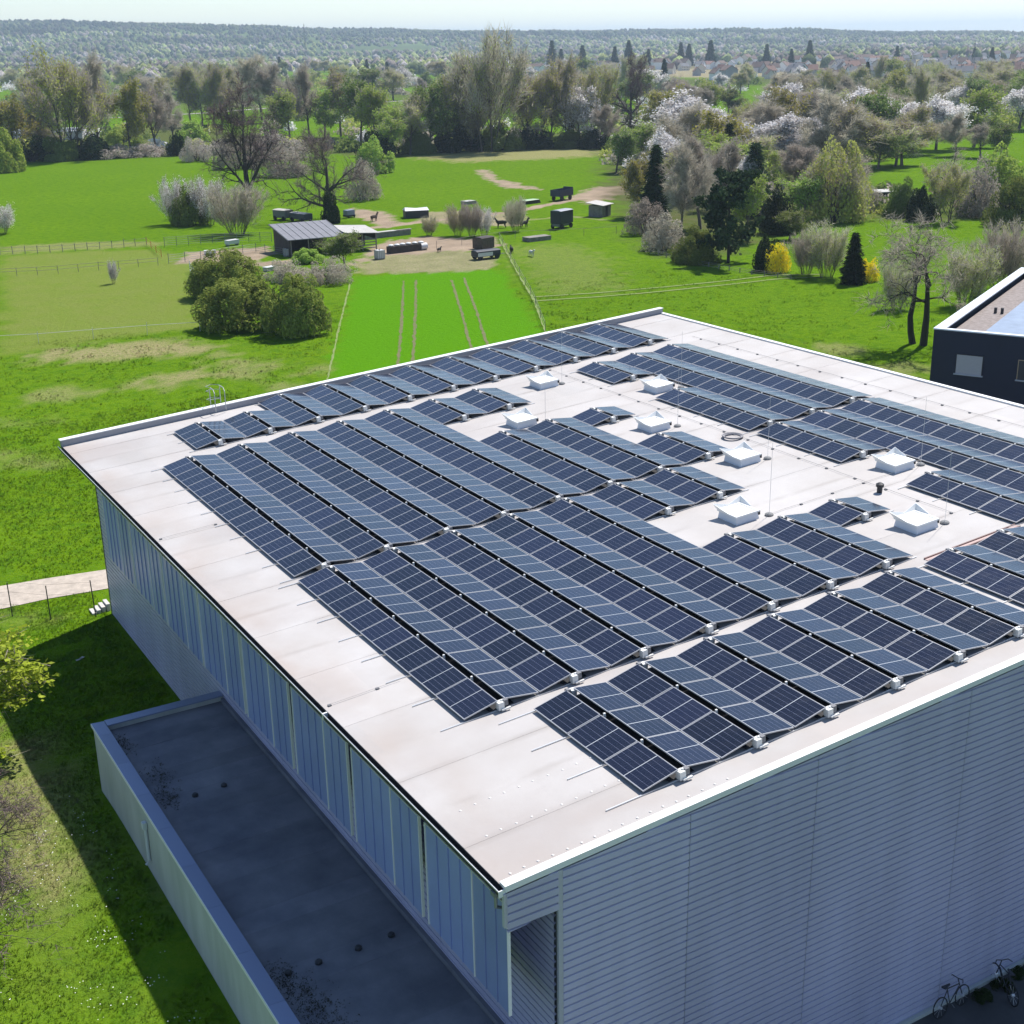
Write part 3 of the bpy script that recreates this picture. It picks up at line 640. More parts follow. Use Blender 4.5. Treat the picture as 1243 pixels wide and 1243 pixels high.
for j in range(n_):
    for i in range(n_):
        u_, v_ = -1 + 2 * i / (n_ - 1), -1 + 2 * j / (n_ - 1); vs_.append((u_ * 0.468, v_ * 0.468, 0.32 + 0.13 * (1 - abs(u_) ** 2.4) * (1 - abs(v_) ** 2.4)))
mb.add(vs_, [(j * n_ + i, j * n_ + i + 1, (j + 1) * n_ + i + 1, (j + 1) * n_ + i) for j in range(n_ - 1) for i in range(n_ - 1)]); DOME = mb.mesh('dome', dome_m, True)
def deflector(sx, sy):
    mb = MB(); t = 0.012; c = np.array((sx * 0.57, sy * 0.57, 0.345)); pk = np.array((sx * 0.68, sy * 0.68, 0.56))
    for d in ((-sx, 0), (0, -sy)):
        e = c + np.array((d[0] * 0.62, d[1] * 0.62, 0.0)); off = np.array((d[1] * t, d[0] * t, 0)); q = e + np.array((0.02 * (d[1] != 0) * sx, 0.02 * (d[0] != 0) * sy, 0.03))
        mb.add([c, e, q, pk, c + off, e + off, q + off, pk + off], [(0, 1, 2, 3), (7, 6, 5, 4), (0, 4, 5, 1), (1, 5, 6, 2), (2, 6, 7, 3), (3, 7, 4, 0)])
    return mb.mesh('wind_deflector', rim_m)
DEF = [deflector(-1, 1), deflector(1, 1)]
mb = MB(); mb.box(0.53, 0.66, -0.5, -0.36, 0.12, 0.28); MOT = mb.mesh('opener', dark_m)
sk_lab = ['white domed skylight beside the narrow array at the far parapet', 'white domed skylight in the notch of the large middle array', 'white domed skylight inside the notch of the far eave array',
          'white domed skylight beside the single panel pair jutting from the middle array', 'white domed skylight between the middle array and the coiled hose ring', 'white domed skylight beside the reddish stained roof seam in the middle arrays',
          'white domed skylight inside the notch of the near eave array', 'white domed skylight beside the reddish cable tray']
sk_xy = [(20.25, 27.72), (15.9, 22.85), (24.1, 22.85), (20.15, 17.95), (20.2, 11.72), (15.9, 6.86), (24.25, 6.9), (20.2, 1.95)]
for (x, y), lb in zip(sk_xy, sk_lab):
    o = thing('roof_skylight', lb, 'skylight', R(x, y, HS), 0, 'skylights on the hall roof'); o.rotation_euler = (0, -TA_, 0)
    link('curb', CURB, o); link('rim', RIM, o); link('dome', DOME, o); link('wind_deflector', DEF[0], o); link('wind_deflector', DEF[1], o); link('opener', MOT, o)
mb = MB(); mb.tube([(0, 0, 0.06), (0, 0, 2.9)], [0.009, 0.005], 6); ROD = mb.mesh('rod', alu)
mb = MB(); mb.lathe([(0.17, 0), (0.17, 0.05), (0.12, 0.09), (0.03, 0.10)], 14); FOOT = mb.mesh('foot', mat('concrete_foot', (0.22, 0.22, 0.22), 0.9))
for (x, y), nm in zip([(21.1, 27.3), (16.9, 22.3), (25.1, 22.3), (21.1, 17.4), (21.15, 11.2), (16.95, 6.3), (25.2, 6.4), (21.2, 1.5)], sk_lab):
    o = thing('lightning_rod', 'thin lightning rod by the ' + nm.replace('white domed ', ''), 'lightning rod', R(x, y, HS), 0, 'lightning rods on the hall roof')
    link('rod', ROD, o); link('foot', FOOT, o)
# cable tray between the arrays
mb = MB()
for dy in (0, 0.22): mb.hexa([R(18.2, -0.55 + dy, HS), R(22.9, -0.5 + dy, HS), R(22.9, -0.45 + dy, HS), R(18.2, -0.5 + dy, HS), R(18.2, -0.55 + dy, HS + .06), R(22.9, -0.5 + dy, HS + .06), R(22.9, -0.45 + dy, HS + .06), R(18.2, -0.5 + dy, HS + .06)])
mb.hexa([R(18.2, -0.50, HS + .005), R(22.9, -0.45, HS + .005), R(22.9, -0.28, HS + .005), R(18.2, -0.33, HS + .005), R(18.2, -0.50, HS + .02), R(22.9, -0.45, HS + .02), R(22.9, -0.28, HS + .02), R(18.2, -0.33, HS + .02)], 1)
tag(mb.build('cable_tray', [mat('tray_side', (0.22, 0.14, 0.13), 0.7), mat('tray_red', (0.50, 0.36, 0.33), 0.8)]), 'reddish cable tray running across the white roof between two arrays', 'cable tray')
q = R(21.75, 5.3, HS); mb = MB(); mb.lathe([(0.11, 0), (0.11, 0.22), (0.16, 0.24), (0.16, 0.34), (0.06, 0.40)], 12); tag(mb.build('vent_pipe', dark_m), 'short dark vent pipe standing alone on the white roof', 'vent'); bpy.context.scene.objects['vent_pipe'].location = q
mb = MB(); c = R(21.9, 14.4, HS + 0.05)
for k in range(3): mb.tube([(c[0] + (.38 + .04 * k) * math.cos(t), c[1] + (.38 + .04 * k) * math.sin(t), c[2] + .02 * k) for t in np.linspace(0, 6.283, 25)], 0.03, 6, cap=False)
tag(mb.build('hose_ring', mat('hose_grey', (0.25, 0.24, 0.25), 0.7)), 'coiled grey hose lying in a ring on the white roof', 'hose')
# lightning conductor wires lying on the roof
wire = mat('wire', (0.42, 0.40, 0.38), 0.6, 0.3)
def wire_run(pts, lb):
    mb = MB(); P3 = []
    for (x0_, y0_), (x1_, y1_) in zip(pts[:-1], pts[1:]):
        n = max(2, int(math.hypot(x1_ - x0_, y1_ - y0_) / 0.8)); P3 += [R(x0_ + (x1_ - x0_) * k / n + random.uniform(-.02, .02), y0_ + (y1_ - y0_) * k / n + random.uniform(-.02, .02), HS + 0.05) for k in range(n)]
    P3.append(R(*pts[-1], HS + 0.05)); mb.tube(P3, 0.008, 4)
    o = mb.build('conductor_wire', wire); tag(o, lb, 'wire', 'lightning conductor wires on the roof')
    m2 = MB()
    for p in P3[::2]: m2.box(p[0] - .05, p[0] + .05, p[1] - .05, p[1] + .05, p[2] - .05, p[2] - .009)
    tag(m2.build('holders', optim, o), kind='stuff')
wire_run([(22.1, 30.0), (22.1, 21), (22.15, 12), (22.1, 2)], 'conductor wire running between the middle and the far eave arrays')
wire_run([(-2.7, 3.4), (-0.3, 3.45)], 'short conductor wire on the bare roof strip at the gutter joint')
wire_run([(16.9, 6.3), (22, 6.4), (25.2, 6.4)], 'conductor wire crossing the bare roof past two skylights')
wire_run([(31.9, 0), (31.9, 30)], 'long conductor wire along the far eave')
wire_run([(-2.7, 20.2), (-0.4, 20.25)], 'short conductor wire on the bare roof strip towards the far parapet')

# ------------------------------------------------------------------ flat-roofed annex
conc = mat('annex_concrete', (0.40, 0.42, 0.38), 0.9, col2=(0.52, 0.53, 0.50), scale=1.1, bump=0.15, bscale=14, stretch=(1, 1, 0.25))
bit = mat('bitumen', (0.105, 0.110, 0.135), 0.8, objvar=.10, col2=(0.225, 0.225, 0.245), scale=0.45, bump=0.15, bscale=10, detail=8)
cop = mat('coping_sheet', (0.24, 0.28, 0.40), 0.4, 0.35, objvar=0.07)
annex = thing('flat_roof_annex', 'low flat-roofed concrete annex with sheet-metal coping below the hall screens', 'annex')
AX0, AX1, AY0, AY1, AZ = -6.68, -1.46, -24.0, 18.35, 3.20
mb = MB(); mb.box(AX0 + .02, AX0 + 0.34, AY0, AY1 - .02, -0.4, AZ - 0.07); mb.build('outer_wall', conc, annex)
mb = MB(); mb.box(AX0 + 0.345, AX1, AY1 - 0.34, AY1 - .02, -0.4, AZ - 0.07); mb.build('end_wall', conc, annex)
mb = MB(); nx, ny = 14, 90; gx_ = np.linspace(AX0 + 0.345, AX1, nx); gy_ = np.linspace(AY0, AY1 - 0.345, ny)
vv = [(x, y, 2.86 + 0.05 * float(fbm(np.array(x * .6), np.array(y * .4)))) for y in gy_ for x in gx_]; mb.add(vv, [(j * nx + i, j * nx + i + 1, (j + 1) * nx + i + 1, (j + 1) * nx + i) for j in range(ny - 1) for i in range(nx - 1)]); mb.box(AX0 + .35, AX1, AY0, AY1 - .35, 2.4, 2.84)
fr_ = mb.build('flat_roof', bit, annex, True)
yy_ = AY1 - .35; kf = 0
while yy_ > AY0 + 1.2:
    mb = MB(); xx_ = np.linspace(AX0 + .35, AX1 - .17, 14); zz2 = [2.912 + .004 * (kf % 2) + .02 * float(fbm(np.array(x_ * .6), np.array(yy_ * .4))) for x_ in xx_]
    mb.add([(x_, yy_, z_) for x_, z_ in zip(xx_, zz2)] + [(x_, yy_ - 1.06, z_) for x_, z_ in zip(xx_, zz2)] + [(x_, yy_ - 1.06, z_ - .03) for x_, z_ in zip(xx_, zz2)], [(i, 14 + i, 15 + i, 1 + i) for i in range(13)] + [(14 + i, 28 + i, 29 + i, 15 + i) for i in range(13)]); mb.build('felt_sheet', bit, fr_); yy_ -= 1.0; kf += 1
y = AY1
for ln in [1.15] + [2.55] * 17:
    mb = MB(); a, b = y - ln + 0.008, y; 
    if a < AY0: break
    mb.hexa([(AX0 - .03, a, AZ - .012), (AX0 + .46, a, AZ - .045), (AX0 + .46, b, AZ - .045), (AX0 - .03, b, AZ - .012), (AX0 - .03, a, AZ + .03), (AX0 + .46, a, AZ - .005), (AX0 + .46, b, AZ - .005), (AX0 - .03, b, AZ + .03)])
    c_ = mb.build('coping', cop, annex); vpost('sunlit_edge', AX0 - .055, AX0 - .032, a, b, AZ - .10, AZ + .028, trim_w, c_); y -= ln  # white outer strip stands in for the sunlit sliver along the coping
    mb = MB(); mb.box(AX0 - .028, AX0 + .455, a - .034, a - .012, AZ - .01, AZ + .034)
x = AX0 + 0.47
for ln in (1.05, 1.35, 2.3): 
    vpost('coping', x + .006, min(x + ln, AX1), AY1 - .46, AY1 + .03, AZ - .04, AZ + .012, cop, annex); x += ln
vpost('upstand', AX1 - 0.16, AX1, AY0, AY1 - .47, 2.84, 3.10, bit, annex)
for (px_, py_) in ((350, 1183), (387, 1170), (435, 1153), (475, 1137), (237, 967), (272, 955)):
    g_ = G(px_, py_, 2.9); mb = MB(); mb.lathe([(0.11, 0), (0.11, 0.10), (0.07, 0.14)], 10, (g_[0], g_[1], 2.90)); mb.build('roof_drain', dark_m, annex)
g_ = (AX0 - .05, 11.3); mb = MB(); mb.tube([(g_[0], g_[1], 2.35), (g_[0], g_[1], 1.05), (g_[0] - .12, g_[1], 0.9)], 0.06, 8); mb.box(g_[0] - .1, g_[0] + .05, g_[1] - .1, g_[1] + .1, 2.352, 2.6); mb.build('downpipe', mat('pipe_white', (0.62, 0.64, 0.66), 0.5), annex)
# moss growing along the inner edge
r = np.random.default_rng(8); mv = []
for (px_, py_, ln, sp, n) in ((195, 945, 1.2, 0.22, 130), (202, 970, 0.8, 0.25, 150), (345, 1190, 0.9, 0.22, 150), (372, 1215, 1.2, 0.30, 220), (395, 1238, 1.4, 0.35, 200), (150, 905, 1.0, 0.15, 120)):
    c = np.array(G(px_, py_, 2.9)); p = np.stack([c[0] + r.normal(0, sp, n), c[1] + r.normal(0, ln * .5, n), 2.935 + np.abs(r.normal(0, 0.03, n))], 1); p[:, 0] = np.clip(p[:, 0], AX0 + .37, AX1)
    mv.append(p)
mv = np.concatenate(mv); mv = np.concatenate([mv + r.normal(0, .04, mv.shape) * np.array((1, 1, .2)) for _ in range(4)]); d1 = r.normal(0, 0.017, mv.shape); d2 = r.normal(0, 0.017, mv.shape); mo = npmesh('moss', np.stack([mv - d1, mv + d1, mv + d2], 1).reshape(-1, 3), np.arange(len(mv) * 3).reshape(-1, 3), mat('moss_mat', (0.03, 0.035, 0.015), 0.95, col2=(0.06, 0.05, 0.03), scale=6))
tag(link('moss', mo, annex), kind='stuff')

# ------------------------------------------------------------------ dark blue neighbour
bl = thing('dark_office_building', 'dark blue flat-roofed building with white roof edge and small windows', 'building', (58.7, 35.9, 0), math.atan2(-0.885, 0.466))
navy = mat('navy_render', (0.016, 0.021, 0.042), 0.75, var=0.08, scale=0.4)
HB = 8.0; mb = MB(); mb.box(0, 24, 0.001, 30, -0.3, HB - 0.9); mb.build('wall_block', navy, bl)
for nm, a in (('wall', (0, 24, 0, 0.3, HB - .9, HB - .03)), ('wall', (0, 0.3, 0.3, 30, HB - .9, HB - .03)), ('wall', (23.7, 24, 0.3, 30, HB - .9, HB - .03)), ('wall', (0.3, 23.7, 29.7, 30, HB - .9, HB - .03))):
    mb = MB(); mb.box(*a); mb.build(nm, navy, bl)
capw = mat('cap_white', (0.72, 0.76, 0.80), 0.4)
for a in ((-.05, 24.05, -.05, 0.40), (-.05, 0.75, 0.403, 30), (23.6, 24.05, 0.403, 30)): mb = MB(); mb.box(a[0], a[1], a[2], a[3], HB - .03, HB + .06); mb.build('roof_edge', capw, bl)
mb = MB(); mb.box(0.76, 23.6, 0.41, 29.7, HB - 0.895, HB - 0.55); mb.build('gravel_roof', mat('roof_gravel', (0.20, 0.165, 0.15), 0.95, col2=(0.31, 0.27, 0.25), scale=3, bump=0.4, bscale=40), bl)
shr = mat('roof_sheet', (0.24, 0.29, 0.38), 0.4, 0.15, objvar=0.10, var=0.15, scale=0.8)
for i in range(6):
    mb = MB(); a = 3.0 + i * 3.0; mb.hexa([(a + .05, 2.2, HB - .52), (a + 2.9, 2.2, HB - .52), (a + 2.9, 26, HB - .52), (a + .05, 26, HB - .52), (a + .05, 2.2, HB - .38), (a + 2.9, 2.2, HB - .34), (a + 2.9, 26, HB - .34), (a + .05, 26, HB - .38)]); mb.build('roof_sheet', shr, bl)
for dx in (0, 0.5): mb = MB(); mb.box(1.9 + dx, 2.1 + dx, 10.5, 10.7, HB - .55, HB - .1); mb.build('roof_vent', dark_m, bl)
# windows on the wall seen in the photograph: their corners from the line of sight onto that wall
e1 = np.array((0.466, -0.885, 0)); nrm = np.array((-0.885, -0.466, 0)); c0 = np.array((58.7, 35.9, 0))
def onwall(x, y):
    d = ray(x, y); t = ((c0 - CAM) @ nrm) / (d @ nrm); p = CAM + t * d; return float((p - c0) @ e1), float(p[2])
blind = mat('blind', (0.42, 0.41, 0.42), 0.7, var=0.06, scale=4, stretch=(1, 1, 8)); sill_m = mat('sill', (0.40, 0.42, 0.45), 0.5); glass_d = mat('window_glass', (0.05, 0.055, 0.06), 0.08)
x0w, z1w = onwall(1162, 430); x1w, z0w = onwall(1191, 456); ww, hw = x1w - x0w, 1.5
for k, xx in enumerate((x0w, x0w + (onwall(1237, 440)[0] - x0w), x0w + 2 * (onwall(1237, 440)[0] - x0w), x0w + 3 * (onwall(1237, 440)[0] - x0w))):
    mb = MB(); mb.box(xx - .06, xx + ww + .06, -0.02, -0.002, z0w - .05, z1w + .05); wi = mb.build('window', dark_m, bl)
    mb = MB(); mb.box(xx, xx + ww, -0.055, -0.022, z0w, z1w); mb.build('blind' if k == 0 else 'pane', blind if k == 0 else glass_d, wi)
    for a in ((xx - .05, xx, z0w, z1w), (xx + ww, xx + ww + .05, z0w, z1w), (xx - .05, xx + ww + .05, z1w, z1w + .05)): mb = MB(); mb.box(a[0], a[1], -.07, -.021, a[2], a[3]); mb.build('frame', dark_m if k == 0 else mat('frame_ochre', (0.40, 0.30, 0.18), 0.6), wi)
    mb = MB(); mb.box(xx - .12, xx + ww + .12, -.16, -.022, z0w - .09, z0w - .002); mb.build('sill', sill_m, wi)
# ------------------------------------------------------------------ trees and shrubs: grown once per kind, then set out one by one
bark = mat('bark_grey', (0.105, 0.085, 0.070), 0.95, var=0.25, scale=3, objvar=0.15)
bark_d = mat('bark_dark', (0.040, 0.034, 0.030), 0.95, var=0.25, scale=3, objvar=0.15)
twig_b = leafmat('twigs_brown', (0.360, 0.315, 0.250), (0.540, 0.485, 0.400), 0.45)
twig_p = leafmat('twigs_purple', (0.305, 0.265, 0.215), (0.470, 0.420, 0.350), 0.45)
lf_olive = leafmat('buds_olive', (0.400, 0.430, 0.085), (0.530, 0.545, 0.150))
lf_fresh = leafmat('leaves_fresh', (0.290, 0.400, 0.060), (0.410, 0.510, 0.120))
lf_green = leafmat('leaves_green', (0.135, 0.190, 0.040), (0.235, 0.280, 0.075))
lf_dark = leafmat('leaves_dark', (0.022, 0.040, 0.014), (0.045, 0.070, 0.022), 0.2)
lf_blue = leafmat('needles_pine', (0.035, 0.060, 0.030), (0.070, 0.100, 0.045), 0.15)
lf_white = leafmat('blossom_white', (0.70, 0.665, 0.66), (0.88, 0.86, 0.85), 0.5, 0.1, 0.0)
lf_pink = leafmat('blossom_pale', (0.40, 0.34, 0.30), (0.56, 0.50, 0.44), 0.3, 0.1, 0.0)
lf_yellow = leafmat('blossom_yellow', (0.92, 0.74, 0.01), (1.0, 0.86, 0.04), 0.3, 0.06, 0.0)
lf_gold = leafmat('leaves_golden', (0.300, 0.285, 0.050), (0.400, 0.360, 0.085))
lf_lime = leafmat('leaves_lime', (0.310, 0.400, 0.030), (0.470, 0.540, 0.080), 0.4, .05, .0)
twig_d = leafmat('twigs_dark', (0.150, 0.105, 0.105), (0.270, 0.200, 0.195), 0.2)

def unit(v): return v / (np.linalg.norm(v) + 1e-9)
class Plant:
    def __init__(s, seed): s.r = np.random.default_rng(seed); s.seg = []; s.tips = []
    def grow(s, p, d, ln, rad, lev, K):
        r = s.r; n = K['nseg'][lev]; p = np.array(p, float); d = unit(np.array(d, float)); step = ln / n; last = lev == K['lev']
        for i in range(n):
            f0, f1 = 1 - 0.75 * i / n, 1 - 0.75 * (i + 1) / n
            d = unit(d + r.normal(0, K['wob'][lev], 3) + np.array((0, 0, K['up'][lev])) * step / max(ln, 1e-6))
            q = p + d * step; s.seg.append((p, q, rad * f0, rad * f1, lev))
            if last or i >= n - 1: s.tips.append((p, q, lev))
            if not last and (i + 1) / n > K['bare'][lev]:
                k = K['kids'][lev]; k = int(k) + (r.random() < k - int(k))
                for _ in range(k):
                    a = unit(np.cross(d, r.normal(0, 1, 3))); th = math.radians(r.normal(K['ang'][lev], K['ang'][lev] * 0.2))
                    dd = d * math.cos(th) + a * math.sin(th)
                    l2 = ln * K['ratio'][lev] * r.uniform(0.65, 1.15) * (1.15 - 0.55 * (i + 1) / n if lev == 0 else 1)
                    s.grow(q, dd, l2, max(rad * f1 * K['rr'][lev], K.get('rmin', 0.0015)), lev + 1, K)
            p = q
    def wood(s, minr=0.0):
        mb = MB()
        for p, q, a, b, lev in s.seg: mb.tube([p, q], [a, b], 6 if lev == 0 else (4 if lev == 1 else 3), cap=False)
        return mb
    def cards(s, n, size, spread, shape='leaf', droop=0.0, up=0.0):
        """n leaf or twig cards strewn about the twig ends"""
        r = s.r; T = s.tips; i = r.integers(0, len(T), n); A = np.array([t[0] for t in T]); B = np.array([t[1] for t in T]); t = r.random((n, 1))
        c = A[i] * (1 - t) + B[i] * t + r.normal(0, spread, (n, 3)); sz = size * r.uniform(0.55, 1.35, (n, 1))
        if shape == 'twig':
            d = B[i] - A[i]; d = d / (np.linalg.norm(d, axis=1, keepdims=True) + 1e-9) + r.normal(0, 0.8, (n, 3)); d[:, 2] += up; d /= np.linalg.norm(d, axis=1, keepdims=True) + 1e-9
            w_ = np.cross(d, r.normal(0, 1, (n, 3))); w_ /= np.linalg.norm(w_, axis=1, keepdims=True) + 1e-9
            return np.stack([c - w_ * sz * 0.030, c + w_ * sz * 0.030, c + d * sz], 1)
        a = r.normal(0, 1, (n, 3)); a /= np.linalg.norm(a, axis=1, keepdims=True); b = np.cross(a, r.normal(0, 1, (n, 3))); b /= np.linalg.norm(b, axis=1, keepdims=True)
        return np.stack([c - a * sz * .5, c + b * sz * .42, c + a * sz * .5, c - b * sz * .42], 1)
def tri_mesh(name, parts, mats):
    """parts: list of (array n,k,3; material index)"""
    V, F, M = [], [], []; o = 0
    for arr, mi in parts:
        n, k = arr.shape[:2]
        idx = np.arange(n * k).reshape(n, k) + o; o += n * k; V.append(arr.reshape(-1, 3))
        if k == 4: F.append(idx[:, [0, 1, 2]]); F.append(idx[:, [0, 2, 3]]); M += [mi] * (2 * n)
        else: F.append(idx); M += [mi] * n
    me = npmesh(name, np.concatenate(V), np.concatenate(F), mats); me.polygons.foreach_set('material_index', np.array(M, np.int32)); me.update(); return me

BASE = dict(lev=3, nseg=(6, 4, 3, 2), wob=(.06, .14, .18, .2), up=(.1, .25, .2, .1), bare=(.3, .15, .1, 0), kids=(2.2, 1.7, 1.6, 0), ang=(48, 44, 42, 40), ratio=(.55, .55, .55, .5), rr=(.55, .6, .6, .6))
def variant(seed, H, K, cards, wood_m, stems=1, spread=0.0, rad=0.02, bole=0.0, lean=0.05, crown_mats=None):
    """returns (trunk mesh, crown mesh) with total height normalised to one"""
    pl = Plant(seed); r = pl.r
    for k in range(stems):
        a = 2 * math.pi * (k + r.uniform(-.3, .3)) / max(stems, 1); p = (spread * 0.25 * math.cos(a), spread * 0.25 * math.sin(a), -0.01) if stems > 1 else (0, 0, -0.01)
        d = (spread * math.cos(a) * r.uniform(.4, 1.2), spread * math.sin(a) * r.uniform(.4, 1.2), 1) if stems > 1 else (r.normal(0, lean), r.normal(0, lean), 1)
        pl.grow(p, d, H * r.uniform(.85, 1.1) if stems > 1 else H, rad * (r.uniform(.6, 1) if stems > 1 else 1), 0, K)
    parts = [(pl.cards(*c[0], **c[1]), c[2]) for c in cards]
    zmax = max(np.percentile(a.reshape(-1, 3)[:, 2], 99.95) for a, _ in parts); sc = 1.0 / zmax
    mb = pl.wood(); mb.v = [(x * sc, y * sc, z * sc) for x, y, z in mb.v]
    return mb.mesh('trunk', wood_m), tri_mesh('crown', [(a * sc, m) for a, m in parts], crown_mats)
def C(n, size, spread, mi=0, **k): return ((n, size, spread), k, mi)
def kk(**k): d = dict(BASE); d.update(k); return d
KINDS = {}
def reg(name, *vs): KINDS[name] = list(vs)
tw = dict(shape='twig')
for nm, mats_, tn, ln, n_leaf in (('bare', [twig_b, twig_b], 11000, .075, 0), ('bare_purple', [twig_p, twig_p], 11000, .070, 0), ('budding', [twig_b, lf_olive], 5000, .10, 5200), ('fresh', [twig_b, lf_fresh], 2000, .09, 8500), ('golden', [twig_b, lf_gold], 2600, .09, 7000), ('blossom', [twig_p, lf_white], 4200, .07, 13000), ('green', [twig_b, lf_green], 1400, .09, 9500)):
    out = []
    for s_ in range(3):
        cs = [C(tn, ln, .012, 0, **tw)]
        if n_leaf: cs.append(C(n_leaf, {'budding': .020, 'blossom': .023}.get(nm, .025), .028, 1))
        out.append(variant(100 + s_ * 7 + len(nm), 0.62, kk(kids=(2.3, 1.8, 1.7, 0), ang=(46, 42, 40, 40), up=(.1, .35, .25, .2)), cs, bark, rad=.019, crown_mats=mats_))
    reg(nm, *out)
# tall slender poplars and willows with limbs striving upward
reg('poplar', *[variant(300 + s_, 0.80, kk(nseg=(7, 5, 3, 2), ang=(34, 28, 30, 34), up=(.1, .55, .5, .4), bare=(.12, .15, .1, 0), kids=(2.6, 2.0, 1.7, 0), ratio=(.62, .5, .5, .5)), [C(8500, .085, .012, 0, shape='twig', up=.5), C(6500, .016, .022, 1)], bark, rad=.020, crown_mats=[twig_b, lf_olive]) for s_ in range(3)])
reg('willow', *[variant(340 + s_, 0.62, kk(nseg=(5, 5, 3, 2), ang=(30, 30, 30, 34), up=(.1, .5, .4, .4), bare=(.1, .2, .1, 0), kids=(2.0, 2.0, 1.7, 0), ratio=(.75, .5, .5, .5)), [C(5500, .08, .012, 0, shape='twig', up=.5), C(8500, .018, .022, 1)], bark, stems=3, spread=.35, rad=.018, crown_mats=[twig_b, lf_olive]) for s_ in range(2)])
# coppiced shrubs: many thin stems fanning out
cop_k = kk(lev=2, nseg=(5, 3, 2), kids=(2.2, 1.6, 0), ang=(24, 26, 28), up=(.15, .3, .2), bare=(.05, .1, 0), ratio=(.42, .5, .5), wob=(.07, .12, .15), rr=(.55, .6, .6))
reg('coppice', *[variant(400 + s_, 0.72, cop_k, [C(8000, .11, .012, 0, shape='twig', up=.6), C(1600, .014, .02, 1)], bark, stems=26, spread=.46, rad=.0055, crown_mats=[twig_b, lf_olive]) for s_ in range(2)])
reg('coppice_olive', *[variant(420 + s_, 0.72, cop_k, [C(6500, .10, .012, 0, shape='twig', up=.6), C(6000, .018, .025, 1)], bark, stems=24, spread=.42, rad=.0055, crown_mats=[twig_b, lf_olive]) for s_ in range(2)])
reg('coppice_blossom', *[variant(440 + s_, 0.72, cop_k, [C(3400, .10, .012, 0, shape='twig', up=.6), C(6500, .022, .03, 1)], bark, stems=20, spread=.44, rad=.0055, crown_mats=[twig_p, lf_white]) for s_ in range(2)])
lf_bush = leafmat('leaves_bush', (0.190, 0.235, 0.045), (0.310, 0.340, 0.085), 0.4)
# round twiggy hedge shrubs
def mound(seed, n, size, mats_, mi=1, flat=0.62, lumps=46, twn=900, inner=0.25, wide=0.62, lr=(.15, .27), dome=1.0):
    r = np.random.default_rng(seed); c = r.normal(0, 1, (lumps, 3)); c[:, 2] = np.abs(c[:, 2]) * 0.9 + .05; c /= np.linalg.norm(c, axis=1, keepdims=True)
    c *= r.uniform(.62, .86, (lumps, 1)); rad = r.uniform(*lr, lumps); c[: lumps // 3, 2] *= .35
    i = r.integers(0, lumps, n); d = r.normal(0, 1, (n, 3)); d /= np.linalg.norm(d, axis=1, keepdims=True)
    p = c[i] + d * (rad[i] * (1 - inner * r.random(n) ** 1.6))[:, None]; p *= np.array((wide, wide, 0.92)); k = p[:, 2] > 0.0; p = p[k]; p[:, 2] += 0.02; m_ = len(p)
    sz = size * r.uniform(.6, 1.4, (m_, 1)); nrm_ = p / (np.linalg.norm(p, axis=1, keepdims=True) + 1e-9) + r.normal(0, .75, (m_, 3)); nrm_ /= np.linalg.norm(nrm_, axis=1, keepdims=True)
    a = np.cross(nrm_, r.normal(0, 1, (m_, 3))); a /= np.linalg.norm(a, axis=1, keepdims=True); b = np.cross(nrm_, a)
    q = np.stack([p - a * sz * .5, p + b * sz * .4, p + a * sz * .5, p - b * sz * .4], 1)
    j = r.integers(0, m_, twn); d2 = p[j] / (np.linalg.norm(p[j], axis=1, keepdims=True) + 1e-9) + r.normal(0, .35, (twn, 3)) + np.array((0, 0, .3)); w_ = np.cross(d2, r.normal(0, 1, (twn, 3))); w_ /= np.linalg.norm(w_, axis=1, keepdims=True) + 1e-9
    tp = p[j] * .93; tz = np.stack([tp - w_ * .0016, tp + w_ * .0016, tp + d2 * .075 * r.uniform(.4, 1.2, (twn, 1))], 1)
    if dome != 1.0: q[..., 2] = np.sign(q[..., 2]) * np.abs(q[..., 2]) ** dome
    zs_ = 1.0 / np.percentile(q[..., 2], 99); q = q * np.array((1, 1, zs_)); tz = tz * np.array((1, 1, zs_))
    mb = MB()
    for k2 in range(9):
        a2 = 2 * math.pi * k2 / 9; e = np.array((math.cos(a2) * .35 * wide / .62, math.sin(a2) * .35 * wide / .62, .55 + .2 * r.random())); mb.tube([(math.cos(a2) * .04, math.sin(a2) * .04, -.01), e * np.array((.5, .5, .55)), e], [.018, .012, .004], 4, cap=False)
    return mb.mesh('stem', bark_d), tri_mesh('foliage', [(q, 1), (tz, 0)], mats_)
reg('bush_olive', *[mound(500 + s_, 22000, .034, [twig_b, lf_green], wide=.68) for s_ in range(2)])
reg('bush_round', *[mound(510 + s_, 24000, .030, [twig_b, lf_bush], lumps=110, lr=(.11, .19), wide=.66, dome=.7) for s_ in range(3)])
reg('bush_fresh', *[mound(520 + s_, 11000, .046, [twig_b, lf_fresh], wide=.6) for s_ in range(2)])
reg('bush_dark', *[mound(540 + s_, 9000, .05, [twig_b, lf_dark], wide=.58) for s_ in range(2)])
reg('bush_grey', *[mound(560 + s_, 7000, .034, [twig_b, twig_b], twn=5000, wide=.75) for s_ in range(2)])
reg('bush_pale', *[mound(580 + s_, 7000, .038, [twig_p, lf_pink], twn=3000, wide=.8) for s_ in range(2)])
reg('bush_purple', *[mound(590 + s_, 7000, .034, [twig_p, twig_p], twn=5000, wide=.7) for s_ in range(2)])
reg('forsythia', *[mound(600 + s_, 5000, .048, [twig_b, lf_yellow], wide=.62, twn=700) for s_ in range(2)])
